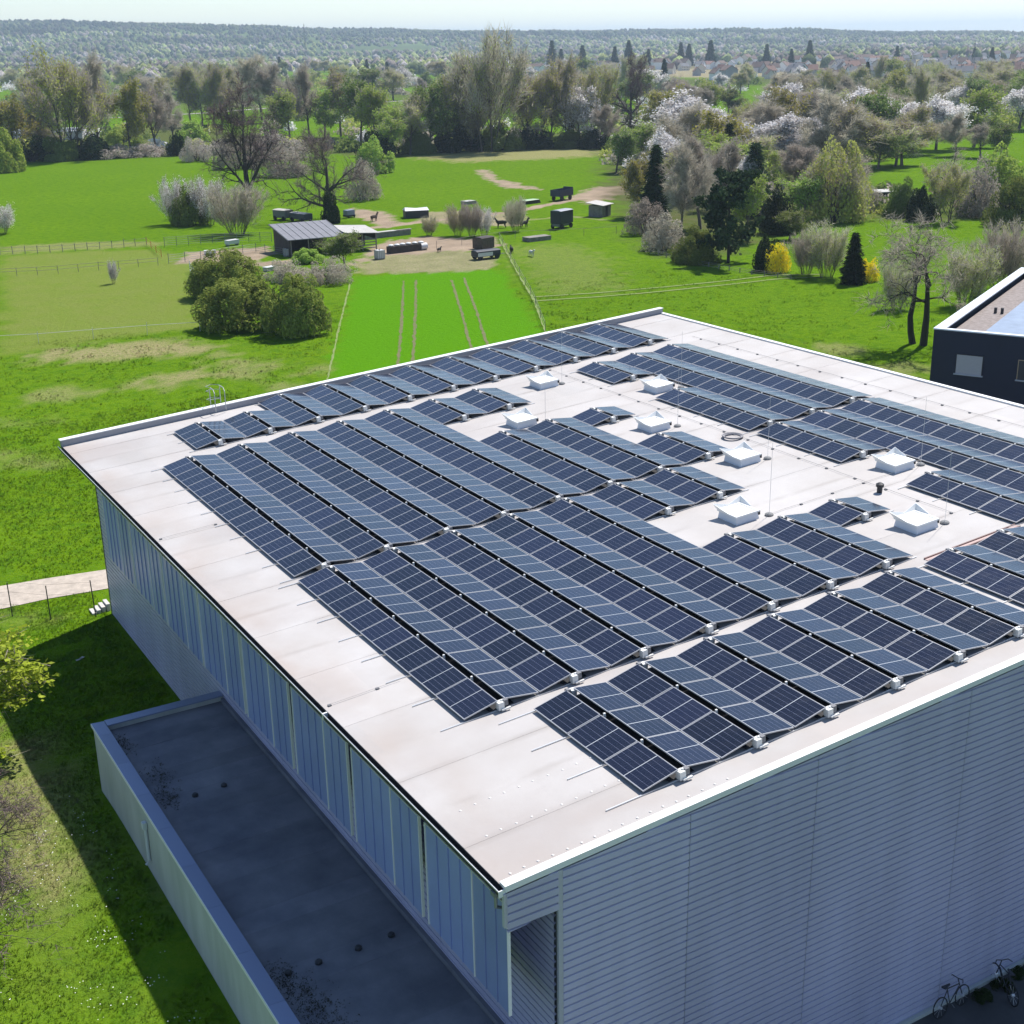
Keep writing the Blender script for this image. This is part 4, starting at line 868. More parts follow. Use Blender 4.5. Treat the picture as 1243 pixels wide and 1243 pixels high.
# spruce: whorls of drooping boughs; pine: dark crown high on a bare bole
def spruce(seed, mats_, wide=.22, n0=0.04, dens=1.0):
    r = np.random.default_rng(seed); mb = MB(); mb.tube([(0, 0, -.01), (0, 0, .5), (0, 0, .99)], [.016, .010, .002], 6, cap=False); Q = []; W = []
    z = n0
    while z < .985:
        rr_ = wide * (1 - z) ** .8 * r.uniform(.85, 1.1) + .012; nb = max(5, int(11 * (1 - z) + 4)); off = r.uniform(0, 6.28)
        for b in range(nb):
            a = off + 2 * math.pi * b / nb + r.normal(0, .15); L_ = rr_ * r.uniform(.75, 1.1); d = np.array((math.cos(a), math.sin(a), -.28)); m_ = int((14 + 90 * L_) * dens)
            t = r.random(m_) ** .8; c = np.array((0, 0, z)) + d * (t * L_)[:, None] + r.normal(0, .010, (m_, 3)); c[:, 2] += .05 * L_ * t * t
            e = np.stack([np.cos(a + r.normal(0, .8, m_)), np.sin(a + r.normal(0, .8, m_)), -.35 + r.normal(0, .25, m_)], 1) * (.040 * r.uniform(.6, 1.3, m_))[:, None]
            w_ = np.cross(e, r.normal(0, 1, (m_, 3))); w_ *= (.011 / (np.linalg.norm(w_, axis=1, keepdims=True) + 1e-9)); Q.append(np.stack([c - w_, c + w_, c + e], 1))
            W.append(np.array([[[0, 0, z], [0, 0, z + .006], np.array((0, 0, z)) + d * L_ * .9]]))
        z += .032 * r.uniform(.8, 1.2)
    return mb.mesh('trunk', bark_d), tri_mesh('crown', [(np.concatenate(Q), 0), (np.concatenate(W), 1)], mats_)
reg('spruce', spruce(700, [lf_dark, bark_d]), spruce(701, [lf_dark, bark_d], .18), spruce(702, [lf_blue, bark_d], .26))
def pine(seed):
    pl = Plant(seed); K = kk(lev=2, nseg=(9, 3, 2), kids=(3.2, 2.4, 0), ang=(82, 45, 40), up=(0, .25, .2), bare=(.22, .3, 0), ratio=(.40, .42, .5), wob=(.03, .10, .14), rr=(.4, .5, .5))
    pl.grow((0, 0, -.01), (0, 0, 1), .93, .020, 0, K); q = pl.cards(9000, .040, .020); sc = 1 / np.percentile(q[..., 2], 99.5); mb = pl.wood(); mb.v = [(x * sc, y * sc, z * sc) for x, y, z in mb.v]
    return mb.mesh('trunk', bark_d), tri_mesh('crown', [(q * sc, 0)], [lf_blue])
reg('pine', pine(720), pine(721))
reg('bush_budding', *[mound(570 + s_, 9000, .030, [twig_b, lf_olive], twn=7000, wide=.55) for s_ in range(2)])
reg('poplar_fan', *[variant(330 + s_, 0.60, kk(nseg=(7, 5, 3, 2), ang=(38, 34, 34, 36), up=(.1, .3, .3, .3), bare=(.15, .15, .1, 0), kids=(2.4, 2.0, 1.7, 0), ratio=(.55, .5, .5, .5)), [C(11000, .085, .012, 0, shape='twig', up=.5), C(5500, .014, .02, 1)], bark, stems=6, spread=.34, rad=.012, crown_mats=[twig_b, lf_olive]) for s_ in range(1)])
reg('bare_spread', *[variant(800 + s_, 0.50, kk(nseg=(4, 5, 4, 3), kids=(3.0, 1.9, 1.6, 0), ang=(50, 46, 44, 40), up=(.1, .25, .15, .1), bare=(.2, .15, .1, 0), ratio=(.85, .5, .5, .5), wob=(.06, .16, .2, .2), rr=(.6, .55, .55, .6)), [C(6500, .045, .006, 0, **tw)], bark_d, rad=.026, crown_mats=[twig_d]) for s_ in range(2)])
# old gnarled tree with crooked dark limbs
def gnarled(seed, stems=2, tw_n=4200, rad=.027):
    K = kk(lev=3, nseg=(6, 6, 4, 3), kids=(1.5, 1.2, 1.3, 0), ang=(50, 50, 48, 45), up=(.1, .15, .1, .1), bare=(.35, .2, .1, 0), ratio=(.62, .55, .5, .5), wob=(.12, .30, .32, .3), rr=(.62, .6, .6, .6))
    return variant(seed, .62, K, [C(tw_n, .055, .008, 0, **tw)], bark_d, stems=stems, spread=.16 if stems > 1 else 0, rad=rad, crown_mats=[twig_b])
reg('gnarled', gnarled(740), gnarled(743, 1), gnarled(747, 1, 1200))

_cnt = {}
def plant(name, kind, pos, H, W, label, cat, group, v=None, rz=None):
    """set one plant out: H metres high, W metres wide (its meshes are a unit high)"""
    vs = KINDS[kind]; _cnt[kind] = _cnt.get(kind, 0) + 1; k = (_cnt[kind] if v is None else v) % len(vs); tm, cm = vs[k]
    if 'w' not in cm: 
        co = np.empty(len(cm.vertices) * 3); cm.vertices.foreach_get('co', co); co = co.reshape(-1, 3); cm['w'] = float(2 * np.percentile(np.hypot(co[:, 0], co[:, 1]), 93))
    s = W / cm['w']; o = thing(name, label, cat, (pos[0], pos[1], float(gz(pos[0], pos[1])) - 0.03), random.uniform(0, 6.28) if rz is None else rz, group)
    o.scale = (s, s, H); link(tm.name.split('.')[0], tm, o); link(cm.name.split('.')[0], cm, o); return o
def plant_px(name, kind, x, yb, yt, wpx, label, cat='tree', group=None, v=None, hmax=40):
    p = G(x, yb); m_ = mpp(p); return plant(name, kind, p, min((yb - yt) * m_ * 1.06, hmax), wpx * m_, label, cat, group, v)
reg('maple', *[variant(760 + s_, 0.62, kk(kids=(2.3, 1.9, 1.8, 0), ang=(52, 46, 42, 40), up=(.1, .2, .2, .2)), [C(900, .06, .01, 0, **tw), C(9000, .021, .016, 1)], bark, rad=.016, crown_mats=[twig_p, lf_lime]) for s_ in range(2)])
reg('thorn', *[variant(780 + s_, 0.62, kk(kids=(2.4, 2.0, 2.0, 0), ang=(58, 48, 44, 40), up=(.1, .1, .15, .2), ratio=(.62, .55, .55, .5)), [C(3200, .045, .006, 0, **tw)], bark_d, rad=.016, crown_mats=[twig_d]) for s_ in range(2)])
# ------------------------------------------------------------------ planting
T = plant_px
# meadow shrubs and trees near the stable
T('evergreen_bush', 'bush_fresh', 6, 209, 166, 46, 'dense green bush standing alone at the far meadow edge by the greenhouse', 'bush')
T('grey_shrub', 'coppice_blossom', 3, 284, 248, 36, 'whitish rounded shrub standing alone in the open meadow', 'shrub')
T('sapling', 'coppice_blossom', 138, 344, 314, 13, 'tiny staked sapling in the pale fenced paddock', 'sapling')
T('blossom_shrub', 'coppice_blossom', 212, 272, 214, 34, 'slim white-flowering shrub at the left end of the meadow thicket', 'shrub', v=0)
T('olive_shrub', 'bush_olive', 230, 273, 232, 42, 'olive green shrub between two white-flowering ones in the meadow thicket', 'shrub', v=0)
T('blossom_shrub', 'coppice_blossom', 254, 273, 215, 44, 'broad white-flowering shrub in the meadow thicket beside the bare fan shrub', 'shrub', v=1)
T('fan_shrub', 'coppice', 288, 285, 222, 66, 'bare fan-shaped shrub in front of the old bare tree', 'shrub')
T('bare_tree', 'bare_spread', 302, 256, 104, 118, 'large old bare tree with a thick trunk beside the white trailers', 'tree', v=0)
T('bare_shrub', 'bush_purple', 345, 214, 183, 62, 'wide bare rounded shrub behind the old bare tree', 'shrub')
T('bare_shrub', 'bush_purple', 288, 205, 172, 52, 'bare rounded shrub in front of the hedge, left of the old bare tree', 'shrub')
T('pale_shrub', 'bush_pale', 340, 194, 164, 66, 'pale pinkish flowering shrub behind the bare rounded shrubs', 'shrub')
T('blossom_bush', 'bush_pale', 240, 196, 171, 40, 'small pale flowering tree with a short trunk at the meadow edge', 'tree')
T('ivy_tree', 'bare_spread', 402, 268, 160, 110, 'bare spreading tree with an ivy-clad trunk behind the stable', 'tree', v=1)
T('ivy', 'bush_dark', 402, 271, 236, 22, 'dark ivy thicket wrapped round the bare tree trunk behind the stable', 'ivy')
T('bare_shrub', 'bush_purple', 440, 243, 200, 44, 'dark bare shrub beside the ivy-clad tree', 'shrub')
T('fresh_bush', 'bush_fresh', 456, 210, 174, 44, 'fresh green bush at the meadow edge beside the ivy-clad tree', 'bush')
T('round_bush', 'bush_round', 275, 360, 309, 84, 'round olive bush nearest the stable yard in the trio of field bushes', 'bush', v=1)
T('round_bush', 'bush_round', 293, 397, 343, 98, 'wide olive bush in the middle of the trio of field bushes', 'bush', v=0)
T('round_bush', 'bush_round', 361, 405, 339, 78, 'tall round olive bush nearest the crop field in the trio of field bushes', 'bush', v=1)
T('yard_tree', 'green', 419, 326, 282, 44, 'small leafy tree in front of the stable', 'tree')
T('brush_pile', 'bush_grey', 350, 340, 318, 62, 'grey heap of brushwood below the stable', 'brushwood', v=0)
T('brush_pile', 'bush_grey', 402, 343, 316, 60, 'dark grey heap of brushwood under the small leafy yard tree', 'brushwood', v=1)
T('weed_bush', 'bush_fresh', 375, 318, 303, 40, 'low green weeds at the stable front', 'bush')
T('fan_shrub', 'coppice_olive', 521, 286, 262, 20, 'slim fan shrub at the end of the farmyard shrub row by the white shelter', 'shrub')
T('fan_shrub', 'coppice_olive', 556, 286, 248, 30, 'yellowish fan shrub in the farmyard shrub row', 'shrub')
T('fan_shrub', 'coppice', 573, 287, 245, 28, 'grey fan shrub in the middle of the farmyard shrub row', 'shrub')
T('fan_shrub', 'coppice_blossom', 588, 286, 250, 24, 'pale fan shrub in the farmyard shrub row', 'shrub')
T('fan_shrub', 'coppice', 626, 281, 240, 28, 'dark fan shrub standing apart beside the black horses', 'shrub')
# belt on the right
RB = 'trees of the wooded belt right of the meadow'
T('dark_tree', 'green', 748, 210, 160, 44, 'dense dark green tree at the left tip of the wooded belt', 'tree', RB)
T('spring_tree', 'golden', 774, 262, 188, 44, 'yellow-green leafy tree at the front of the wooded belt beside the dark spruce', 'tree', RB, 0)
T('spruce', 'spruce', 795, 266, 182, 34, 'slender dark spruce among bare trees at the front of the wooded belt', 'tree', RB, 1)
T('blossom_tree', 'blossom', 806, 235, 160, 48, 'white-flowering tree behind the slender spruce', 'tree', RB)
T('bare_tree', 'bare', 826, 288, 180, 62, 'tall bare tree in front of the wooded belt behind the thorn thicket', 'tree', RB, 1)
T('bare_tree', 'bare_purple', 850, 278, 172, 78, 'purple-brown bare tree beside the dark pine', 'tree', RB, 2)
T('thicket', 'bush_purple', 806, 304, 262, 60, 'dark purple thorn thicket at the corner of the wooded belt', 'thicket')
T('thicket', 'bush_purple', 783, 284, 246, 50, 'grey thorn thicket under the yellow-green leafy tree', 'thicket')
T('shrub', 'bush_olive', 843, 318, 280, 52, 'light olive shrub in front of the dark pine', 'shrub')
T('pine', 'pine', 884, 319, 216, 70, 'dark pine with a bare trunk standing at the meadow edge', 'tree', None, 0)
T('spring_tree', 'fresh', 908, 292, 212, 46, 'fresh green tree leaning behind the dark pine', 'tree', RB, 1)
T('spruce', 'spruce', 914, 262, 178, 46, 'dark spruce rising behind the pine with pale blossom in front', 'tree', RB, 2)
T('blossom_tree', 'blossom', 905, 262, 186, 30, 'slim pale blossoming tree in front of the dark spruce', 'tree', RB, 1)
T('dark_bush', 'bush_dark', 930, 328, 290, 30, 'nearly black evergreen bush beside the yellow forsythia', 'bush')
T('forsythia', 'forsythia', 943, 330, 298, 30, 'bright yellow forsythia next to the nearly black evergreen bush', 'bush', 'yellow forsythias at the meadow edge')
T('forsythia', 'forsythia', 1054, 342, 317, 22, 'bright yellow forsythia next to the small dark spruce', 'bush', 'yellow forsythias at the meadow edge')
T('small_tree', 'green', 958, 292, 256, 42, 'small round green tree on the lawn behind the forsythia', 'tree')
T('spruce', 'spruce', 1035, 345, 286, 28, 'small dark spruce between the fan shrubs and a forsythia', 'tree', None, 1)
T('fan_shrub', 'coppice', 978, 333, 280, 40, 'bare fan shrub next to the forsythia by the black bush', 'shrub', v=0)
T('fan_shrub', 'coppice_olive', 1003, 337, 270, 52, 'tall olive-tinged fan shrub next to the small dark spruce', 'shrub', v=1)
T('bright_tree', 'fresh', 974, 272, 214, 56, 'bright green leafy tree in front of the round budding tree', 'tree', RB, 2)
T('dark_bush', 'bush_dark', 945, 284, 238, 44, 'dark evergreen bush under the bright green leafy tree', 'bush')
T('round_tree', 'bush_budding', 1012, 268, 184, 80, 'large round budding tree at the lawn edge', 'tree', RB, 0)
T('round_tree', 'coppice_olive', 1012, 268, 196, 66, 'dense budding stems under the large round budding tree', 'shrub', RB, 0)
T('old_tree', 'gnarled', 1116, 418, 268, 150, 'black gnarled twin-trunk tree beside the dark blue building', 'tree', None, 0)
T('fan_shrub', 'coppice_olive', 1088, 376, 316, 44, 'bare thicket behind the black twin-trunk tree', 'shrub', v=0)
T('fan_shrub', 'coppice_olive', 1172, 372, 296, 58, 'bare thicket rising behind the white roof edge of the dark blue building', 'shrub', v=1)
T('fan_shrub', 'coppice', 1212, 358, 272, 60, 'tall bare thicket to the right of the twin-trunk tree', 'shrub', v=0)
T('fan_shrub', 'coppice_olive', 1238, 350, 268, 60, 'bare thicket behind the dark blue building roof', 'shrub', v=1)
HB_ = 'shrubs and trees of the garden hedge behind the lawn'
T('dead_tree', 'gnarled', 1137, 252, 176, 84, 'dead crooked tree with dark limbs above the garden hedge', 'tree', None, 2)
T('hedge_tree', 'bush_purple', 1186, 262, 200, 58, 'dark purple bare shrub in the garden hedge', 'shrub', HB_)
T('hedge_tree', 'bush_fresh', 1206, 250, 192, 66, 'yellow-green bush behind the dark purple shrub of the garden hedge', 'bush', HB_)
T('hedge_tree', 'bush_olive', 1228, 274, 222, 70, 'large olive bush at the right end of the garden hedge', 'bush', HB_)
T('hedge_tree', 'bush_fresh', 1246, 236, 208, 50, 'fresh green bush at the far end of the garden hedge', 'bush', HB_)
T('hedge_tree', 'willow', 1150, 270, 200, 60, 'grey willow in the garden hedge with a dark forked trunk', 'tree', HB_)
T('hedge_tree', 'bush_dark', 1118, 268, 232, 34, 'dark evergreen bush in the garden hedge beside the hut', 'bush', HB_)
T('hedge_tree', 'bush_olive', 1096, 262, 222, 40, 'olive bush behind the hut in the garden hedge', 'bush', HB_)
T('hedge_tree', 'bush_purple', 1050, 256, 228, 40, 'bare low shrub in front of the hut', 'shrub', HB_)
T('bare_tree', 'bare', 1212, 232, 186, 24, 'thin bare tree alone on the far lawn behind the hedge', 'tree')
# named trees farther back on the right
BB = 'blossoming trees of the wooded belt'
for x, yb, yt, wd, kd, lb in ((838, 142, 108, 42, 'blossom', 'round white-flowering tree standing alone beyond the wooded belt by the green field'), (876, 215, 138, 56, 'blossom', 'tall pale blossoming tree in the middle of the wooded belt'), (945, 205, 142, 62, 'blossom', 'broad white-flowering tree beside the meadow gap'),
        (992, 200, 146, 40, 'blossom', 'white-flowering tree beside the purple bare tree'), (1000, 150, 112, 34, 'blossom', 'pale blossoming tree at the top of the wooded belt'), (1042, 172, 112, 54, 'blossom', 'large rounded white-flowering tree'), (1084, 178, 126, 48, 'blossom', 'white-flowering tree next to the large rounded white one'),
        (1136, 182, 120, 48, 'blossom', 'white-flowering tree above the dead crooked tree'), (1236, 158, 104, 44, 'blossom', 'white-flowering tree beside the pale willow'), (900, 178, 140, 40, 'budding', 'budding tree between two blossoming trees'), (1108, 188, 128, 50, 'budding', 'olive budding tree between two white-flowering trees'),
        (1182, 178, 108, 60, 'fresh', 'pale green willow-like tree among blossoming trees'), (1202, 128, 76, 58, 'poplar', 'row of slim poplars seen as one broad crown'), (1100, 138, 86, 48, 'golden', 'yellow-green tree in front of the far town'), (1016, 190, 138, 50, 'bare_purple', 'purple bare tree between two white-flowering trees'),
        (962, 240, 178, 52, 'bare', 'grey bare tree behind the bright green leafy tree'), (890, 255, 172, 64, 'bare_purple', 'tall purple-grey bare tree behind the pine'), (866, 240, 160, 50, 'fresh', 'pale fresh tree among bare trees above the pine'), (1066, 205, 158, 46, 'green', 'dark green tree beside the garden meadow'),
        (1160, 190, 140, 36, 'bare', 'bare tree between the white-flowering trees and the willow-like tree'), (1190, 192, 150, 36, 'bare_purple', 'dark bare tree at the far lawn edge'), (1222, 195, 150, 40, 'green', 'green tree at the far lawn edge'), (780, 205, 150, 40, 'fresh', 'fresh green tree behind the dark tree at the tip of the belt'),
        (930, 230, 180, 46, 'fresh', 'soft green tree behind the dark spruce'), (1040, 235, 190, 50, 'bare', 'grey bare tree right of the round budding tree'), (985, 238, 190, 44, 'budding', 'budding tree behind the bright green leafy tree')):
    T('belt_tree', kd, x, yb, yt, wd * (1.25 if kd == 'blossom' else 1.05), lb, 'tree', BB if kd == 'blossom' else RB)
# central row
CR = 'trees of the row behind the far meadow'
for x, yb, yt, wd, kd, lb in ((590, 184, 46, 96, 'poplar_fan', 'tallest poplar with a broad brown crown behind the meadow'), (572, 184, 120, 40, 'poplar', 'smaller poplar at the foot of the tallest one'), (522, 186, 102, 52, 'green', 'leafy green tree left of the tallest poplar'), (546, 184, 96, 48, 'budding', 'olive budding tree next to the tallest poplar'),
        (498, 188, 118, 44, 'budding', 'budding tree with several stems near the field gap'), (476, 190, 130, 40, 'fresh', 'small fresh tree by the field gap'), (640, 180, 92, 52, 'budding', 'budding tree right of the tallest poplar'), (664, 178, 78, 56, 'willow', 'pale willow with upright limbs right of the tallest poplar'),
        (690, 178, 74, 60, 'poplar', 'bare upright poplar beside the blossoming tree'), (702, 178, 108, 48, 'blossom', 'white-flowering tree under the upright poplar'), (722, 176, 84, 50, 'willow', 'olive willow at the right of the row'), (764, 172, 72, 74, 'bare_spread', 'wide bare tree with a round crown at the end of the row'),
        (742, 180, 130, 40, 'bare_purple', 'purple bare shrub tree under the wide bare tree')):
    T('row_tree', kd, x, yb, yt, wd, lb, 'tree', CR)
for k, (x, yb, yt, wd) in enumerate(((460, 190, 160, 50), (508, 186, 158, 44), (556, 184, 152, 60), (610, 182, 154, 56), (648, 180, 158, 46), (690, 179, 160, 40), (722, 180, 160, 40), (758, 186, 160, 34))):
    T('hedge_bush', ('bush_dark', 'bush_olive', 'bush_dark', 'bush_olive')[k % 4], x, yb, yt, wd, ('dark', 'olive')[k % 2] + ' hedge bush ' + ('beside the field gap', 'left of the tallest poplar', 'at the foot of the tallest poplar', 'right of the tallest poplar', 'below the pale willow', 'below the white-flowering row tree', 'below the olive willow', 'below the wide bare tree')[k], 'bush', 'hedge bushes below the far tree row')
# left row
LR = 'trees of the row along the far left meadow edge'
for x, yb, yt, wd, kd, lb in ((22, 196, 118, 60, 'golden', 'golden budding tree beside the white greenhouse'), (46, 192, 102, 54, 'bare', 'bare tree between the golden tree and the big willow'), (88, 194, 66, 86, 'willow', 'big olive willow with spreading limbs at the meadow edge'), (122, 190, 74, 62, 'bare', 'tall bare tree right of the big willow'),
        (160, 189, 100, 58, 'golden', 'golden-green tree at the meadow edge'), (190, 186, 104, 50, 'bare', 'bare tree with a dark trunk right of the golden-green tree'), (212, 178, 112, 40, 'bare_purple', 'bare tree behind the hedge by the fresh green bush'), (62, 190, 140, 40, 'budding', 'low budding tree in front of the greenhouse'),
        (232, 154, 82, 34, 'budding', 'first of the slim tall trees lining the farm road'), (246, 154, 84, 32, 'budding', 'second of the slim tall trees lining the farm road'), (260, 152, 80, 32, 'budding', 'third of the slim tall trees lining the farm road'), (270, 153, 82, 30, 'budding', 'fourth of the slim tall trees lining the farm road'), (282, 150, 84, 30, 'budding', 'last of the slim tall trees lining the farm road'),
        (296, 142, 76, 48, 'bare_purple', 'purple bare tree behind the farm road trees'), (318, 146, 72, 50, 'bare', 'bare tree beside the farm road bend'), (338, 148, 82, 48, 'bare_purple', 'round purple bare tree by the farm road bend'), (352, 172, 112, 44, 'fresh', 'fresh green tree behind the old bare tree'),
        (376, 168, 84, 46, 'bare', 'bare tree between fresh green ones behind the ivy-clad tree'), (394, 168, 110, 38, 'fresh', 'slim fresh green tree behind the ivy-clad tree'), (414, 166, 86, 46, 'budding', 'tall budding tree behind the ivy-clad tree'), (438, 176, 98, 46, 'green', 'dark leafy tree behind the fresh green bush'),
        (456, 180, 104, 44, 'fresh', 'fresh leafy tree next to the field gap')):
    T('row_tree', kd, x, yb, yt, wd, lb, 'tree', LR)
for k, (x, yb, yt, wd, kd) in enumerate(((40, 196, 172, 52, 'bush_dark'), (74, 195, 170, 46, 'bush_olive'), (112, 193, 168, 48, 'bush_dark'), (138, 192, 178, 50, 'bush_pale'), (176, 190, 176, 54, 'bush_pale'), (216, 189, 165, 24, 'bush_dark'), (262, 188, 172, 46, 'bush_pale'), (150, 178, 158, 40, 'bush_fresh'), (232, 172, 150, 40, 'bush_fresh'), (310, 182, 164, 46, 'bush_purple'))):
    T('hedge_bush', kd, x, yb, yt, wd, ('dark hedge bush beside the white greenhouse' if k == 0 else 'dark hedge bush below the tall bare tree by the big willow' if k == 2 else 'pale low hedge bush below the tall bare tree' if k == 3 else 'pale low hedge bush below the golden-green tree' if k == 4 else 'fresh green bush behind the golden-green tree' if k == 7 else 'fresh green bush below the slim road trees' if k == 8 else None) or {'bush_dark': 'dark green bush in the hedge along the left meadow edge', 'bush_olive': 'olive bush in the hedge along the left meadow edge', 'bush_pale': 'low pale flowering bush in the hedge along the left meadow edge', 'bush_fresh': 'bright green bush behind the hedge along the left meadow edge', 'bush_purple': 'bare purple bush behind the old bare tree'}[kd], 'bush', 'hedge bushes along the left meadow edge')
# woodland strips of the plain, tree by tree
rw = random.Random(21)
FILL = [(-20, 480, 86, 136, 60), (480, 800, 94, 122, 30), (770, 1262, 104, 152, 74), (-20, 640, 76, 92, 34), (800, 1120, 150, 250, 36)]
kinds_f = ['bare', 'bare_purple', 'budding', 'fresh', 'blossom', 'poplar', 'willow', 'green', 'bare', 'budding', 'spruce', 'golden']
lab_f = {'bare': 'grey bare tree in the woodland of the plain', 'bare_purple': 'purple-brown bare tree in the woodland of the plain', 'budding': 'olive budding tree in the woodland of the plain', 'fresh': 'fresh green tree in the woodland of the plain', 'blossom': 'white-flowering tree in the woodland of the plain', 'poplar': 'slim upright poplar in the woodland of the plain', 'willow': 'grey-green willow in the woodland of the plain', 'green': 'dark green leafy tree in the woodland of the plain', 'spruce': 'dark spruce in the woodland of the plain', 'golden': 'golden-green tree in the woodland of the plain'}
for x0, x1, y0, y1, n in FILL:
    for k in range(n):
        x = x0 + (x1 - x0) * (k + rw.random()) / n; yb = rw.uniform(y0, y1)
        if 800 < x < 985 and 116 < yb < 140: continue            # the open green field beyond the belt
        if (480 < x < 545 and 120 < yb) or (0 < x < 90 and 78 < yb < 96) : continue
        if 930 < x < 1120 and yb > 195: yb -= 40
        kd = rw.choice(kinds_f); p = G(x, yb); H = rw.uniform(9, 18) * (1.25 if kd == 'poplar' else 1); W = H * {'poplar': .42, 'spruce': .36, 'willow': .8}.get(kd, rw.uniform(.75, 1.1))
        plant('woodland_tree', kd, p, H, W, lab_f[kd], 'tree', 'single trees in the woodland of the plain')

# far woods that read as one mass: crowns over the plain beyond a kilometre and over the hills
def blobs(seed, n, az0, az1, d0, d1, size, dens):
    r = np.random.default_rng(seed); a = r.uniform(az0, az1, n); d = np.sqrt(r.uniform(d0 ** 2, d1 ** 2, n)); x = CAM[0] + d * np.sin(np.radians(a)); y = CAM[1] + d * np.cos(np.radians(a))
    k = (fbm(x * 0.0035 + 5, y * 0.0035) > dens) & ~((a > 30.5) & (d > 800) & (d < 1750) & (r.random(n) < .97)); x, y, a, d = x[k], y[k], a[k], d[k]; n = len(x); z = np.where(d > 2000, hillz(a, d), 0)
    h = size * r.uniform(.45, 1.5, n) * np.where(d > 2000, .85, 1) * (.6 + .8 * fbm(x * .004, y * .004)); w_ = h * r.uniform(.45, .8, n); V = []; rings = ((.12, .95), (.62, .80))
    for t, q in rings:
        for j in range(5):
            an = 2 * math.pi * j / 5 + r.uniform(-.35, .35, n); rr_ = w_ * q * r.uniform(.7, 1.25, n); V.append(np.stack([x + rr_ * np.cos(an), y + rr_ * np.sin(an), z - 1 + h * (t + r.uniform(-.07, .07, n))], 1))
    V.append(np.stack([x, y, z + h * r.uniform(.9, 1.05, n)], 1)); V = np.stack(V, 1); F = []
    for b in (0,):
        for j in range(5): F += [(b + j, b + (j + 1) % 5, b + 5 + (j + 1) % 5), (b + j, b + 5 + (j + 1) % 5, b + 5 + j)]
    for j in range(5): F.append((5 + j, 5 + (j + 1) % 5, 10))
    F = np.array(F); return V.reshape(-1, 3), (F[None] + (np.arange(n) * 11)[:, None, None]).reshape(-1, 3)
def crownmat(name, cols):
    m = bpy.data.materials.new(name); m.use_nodes = True; t = m.node_tree; p = t.nodes['Principled BSDF']; p.inputs['Roughness'].default_value = 1; p.inputs['Specular IOR Level'].default_value = 0
    g = t.nodes.new('ShaderNodeNewGeometry'); cr = t.nodes.new('ShaderNodeValToRGB'); cr.color_ramp.interpolation = 'CONSTANT'
    for i, c in enumerate(cols):
        e = cr.color_ramp.elements[i] if i < 2 else cr.color_ramp.elements.new(i / len(cols)); e.position = i / len(cols); e.color = rgb(*c)
    nz = t.nodes.new('ShaderNodeTexNoise'); nz.inputs['Scale'].default_value = 0.5; nz.inputs['Detail'].default_value = 5; t.links.new(g.outputs['Position'], nz.inputs['Vector'])
    hs = t.nodes.new('ShaderNodeHueSaturation'); mr = t.nodes.new('ShaderNodeMapRange'); mr.inputs['From Min'].default_value = .3; mr.inputs['From Max'].default_value = .7; mr.inputs['To Min'].default_value = .35; mr.inputs['To Max'].default_value = 1.5; nb = t.nodes.new('ShaderNodeTexNoise'); nb.inputs['Scale'].default_value = 0.0035; nb.inputs['Detail'].default_value = 4; t.links.new(g.outputs['Position'], nb.inputs['Vector']); mb_ = t.nodes.new('ShaderNodeMapRange'); mb_.inputs['From Min'].default_value = .35; mb_.inputs['From Max'].default_value = .65; mb_.inputs['To Min'].default_value = .55; mb_.inputs['To Max'].default_value = 1.7; t.links.new(nb.outputs['Fac'], mb_.inputs['Value']); mm2 = t.nodes.new('ShaderNodeMath'); mm2.operation = 'MULTIPLY'; t.links.new(mr.outputs[0], mm2.inputs[0]); t.links.new(mb_.outputs[0], mm2.inputs[1])
    t.links.new(nz.outputs['Fac'], mr.inputs['Value']); t.links.new(mm2.outputs[0], hs.inputs['Value']); t.links.new(g.outputs['Random Per Island'], cr.inputs[0]); t.links.new(cr.outputs[0], hs.inputs['Color']); t.links.new(hs.outputs[0], p.inputs['Base Color']); return m
cm_ = crownmat('far_crowns', [(.15, .13, .11), (.18, .155, .13), (.16, .18, .075), (.20, .225, .085), (.11, .14, .06), (.22, .26, .10), (.18, .15, .14), (.05, .07, .04), (.26, .24, .23), (.17, .19, .10)])
cm2_ = crownmat('hill_crowns', [(.07, .065, .055), (.085, .08, .06), (.075, .085, .045), (.10, .11, .055), (.055, .07, .04), (.11, .125, .06)])
for nm_, lst, mm_, lb_ in (('far_woods', ((32, 7500, 3, 60, 1250, 2100, 9, .40), (35, 7500, 0, 62, 2000, 3000, 10, .38), (33, 10000, -2, 64, 2900, 3800, 9.5, .36)), cm_, 'distant spring woods covering the plain before the hills'), ('hill_woods', ((34, 19000, -4, 66, 3800, 5300, 10, .28),), cm2_, 'distant bluish woods covering the hills on the horizon')):
    Vb, Fb = [], []; o_ = 0
    for a in lst:
        v_, f_ = blobs(*a); Vb.append(v_); Fb.append(f_ + o_); o_ += len(v_)
    tag(link(nm_, npmesh(nm_, np.concatenate(Vb), np.concatenate(Fb), mm_, True)), lb_, 'woods', kind='stuff')

# trees beside the annex whose outer boughs reach into the picture
p = (-10.9, 23.6); o = plant('maple', 'maple', p, 6.4, 6.2, 'lime-leaved young maple on the lawn outside the annex corner', 'tree', None, 1, 0.6)
plant('thorn_tree', 'thorn', (-11.2, 15.8), 4.2, 5.4, 'bare purple-twigged tree on the lawn outside the annex wall', 'tree', None, 0, 2.0)
plant('thorn_tree', 'thorn', (-13.0, 11.5), 3.8, 6.0, 'bare tree with long thin branches over the dry lawn patch', 'tree', None, 1, .5)
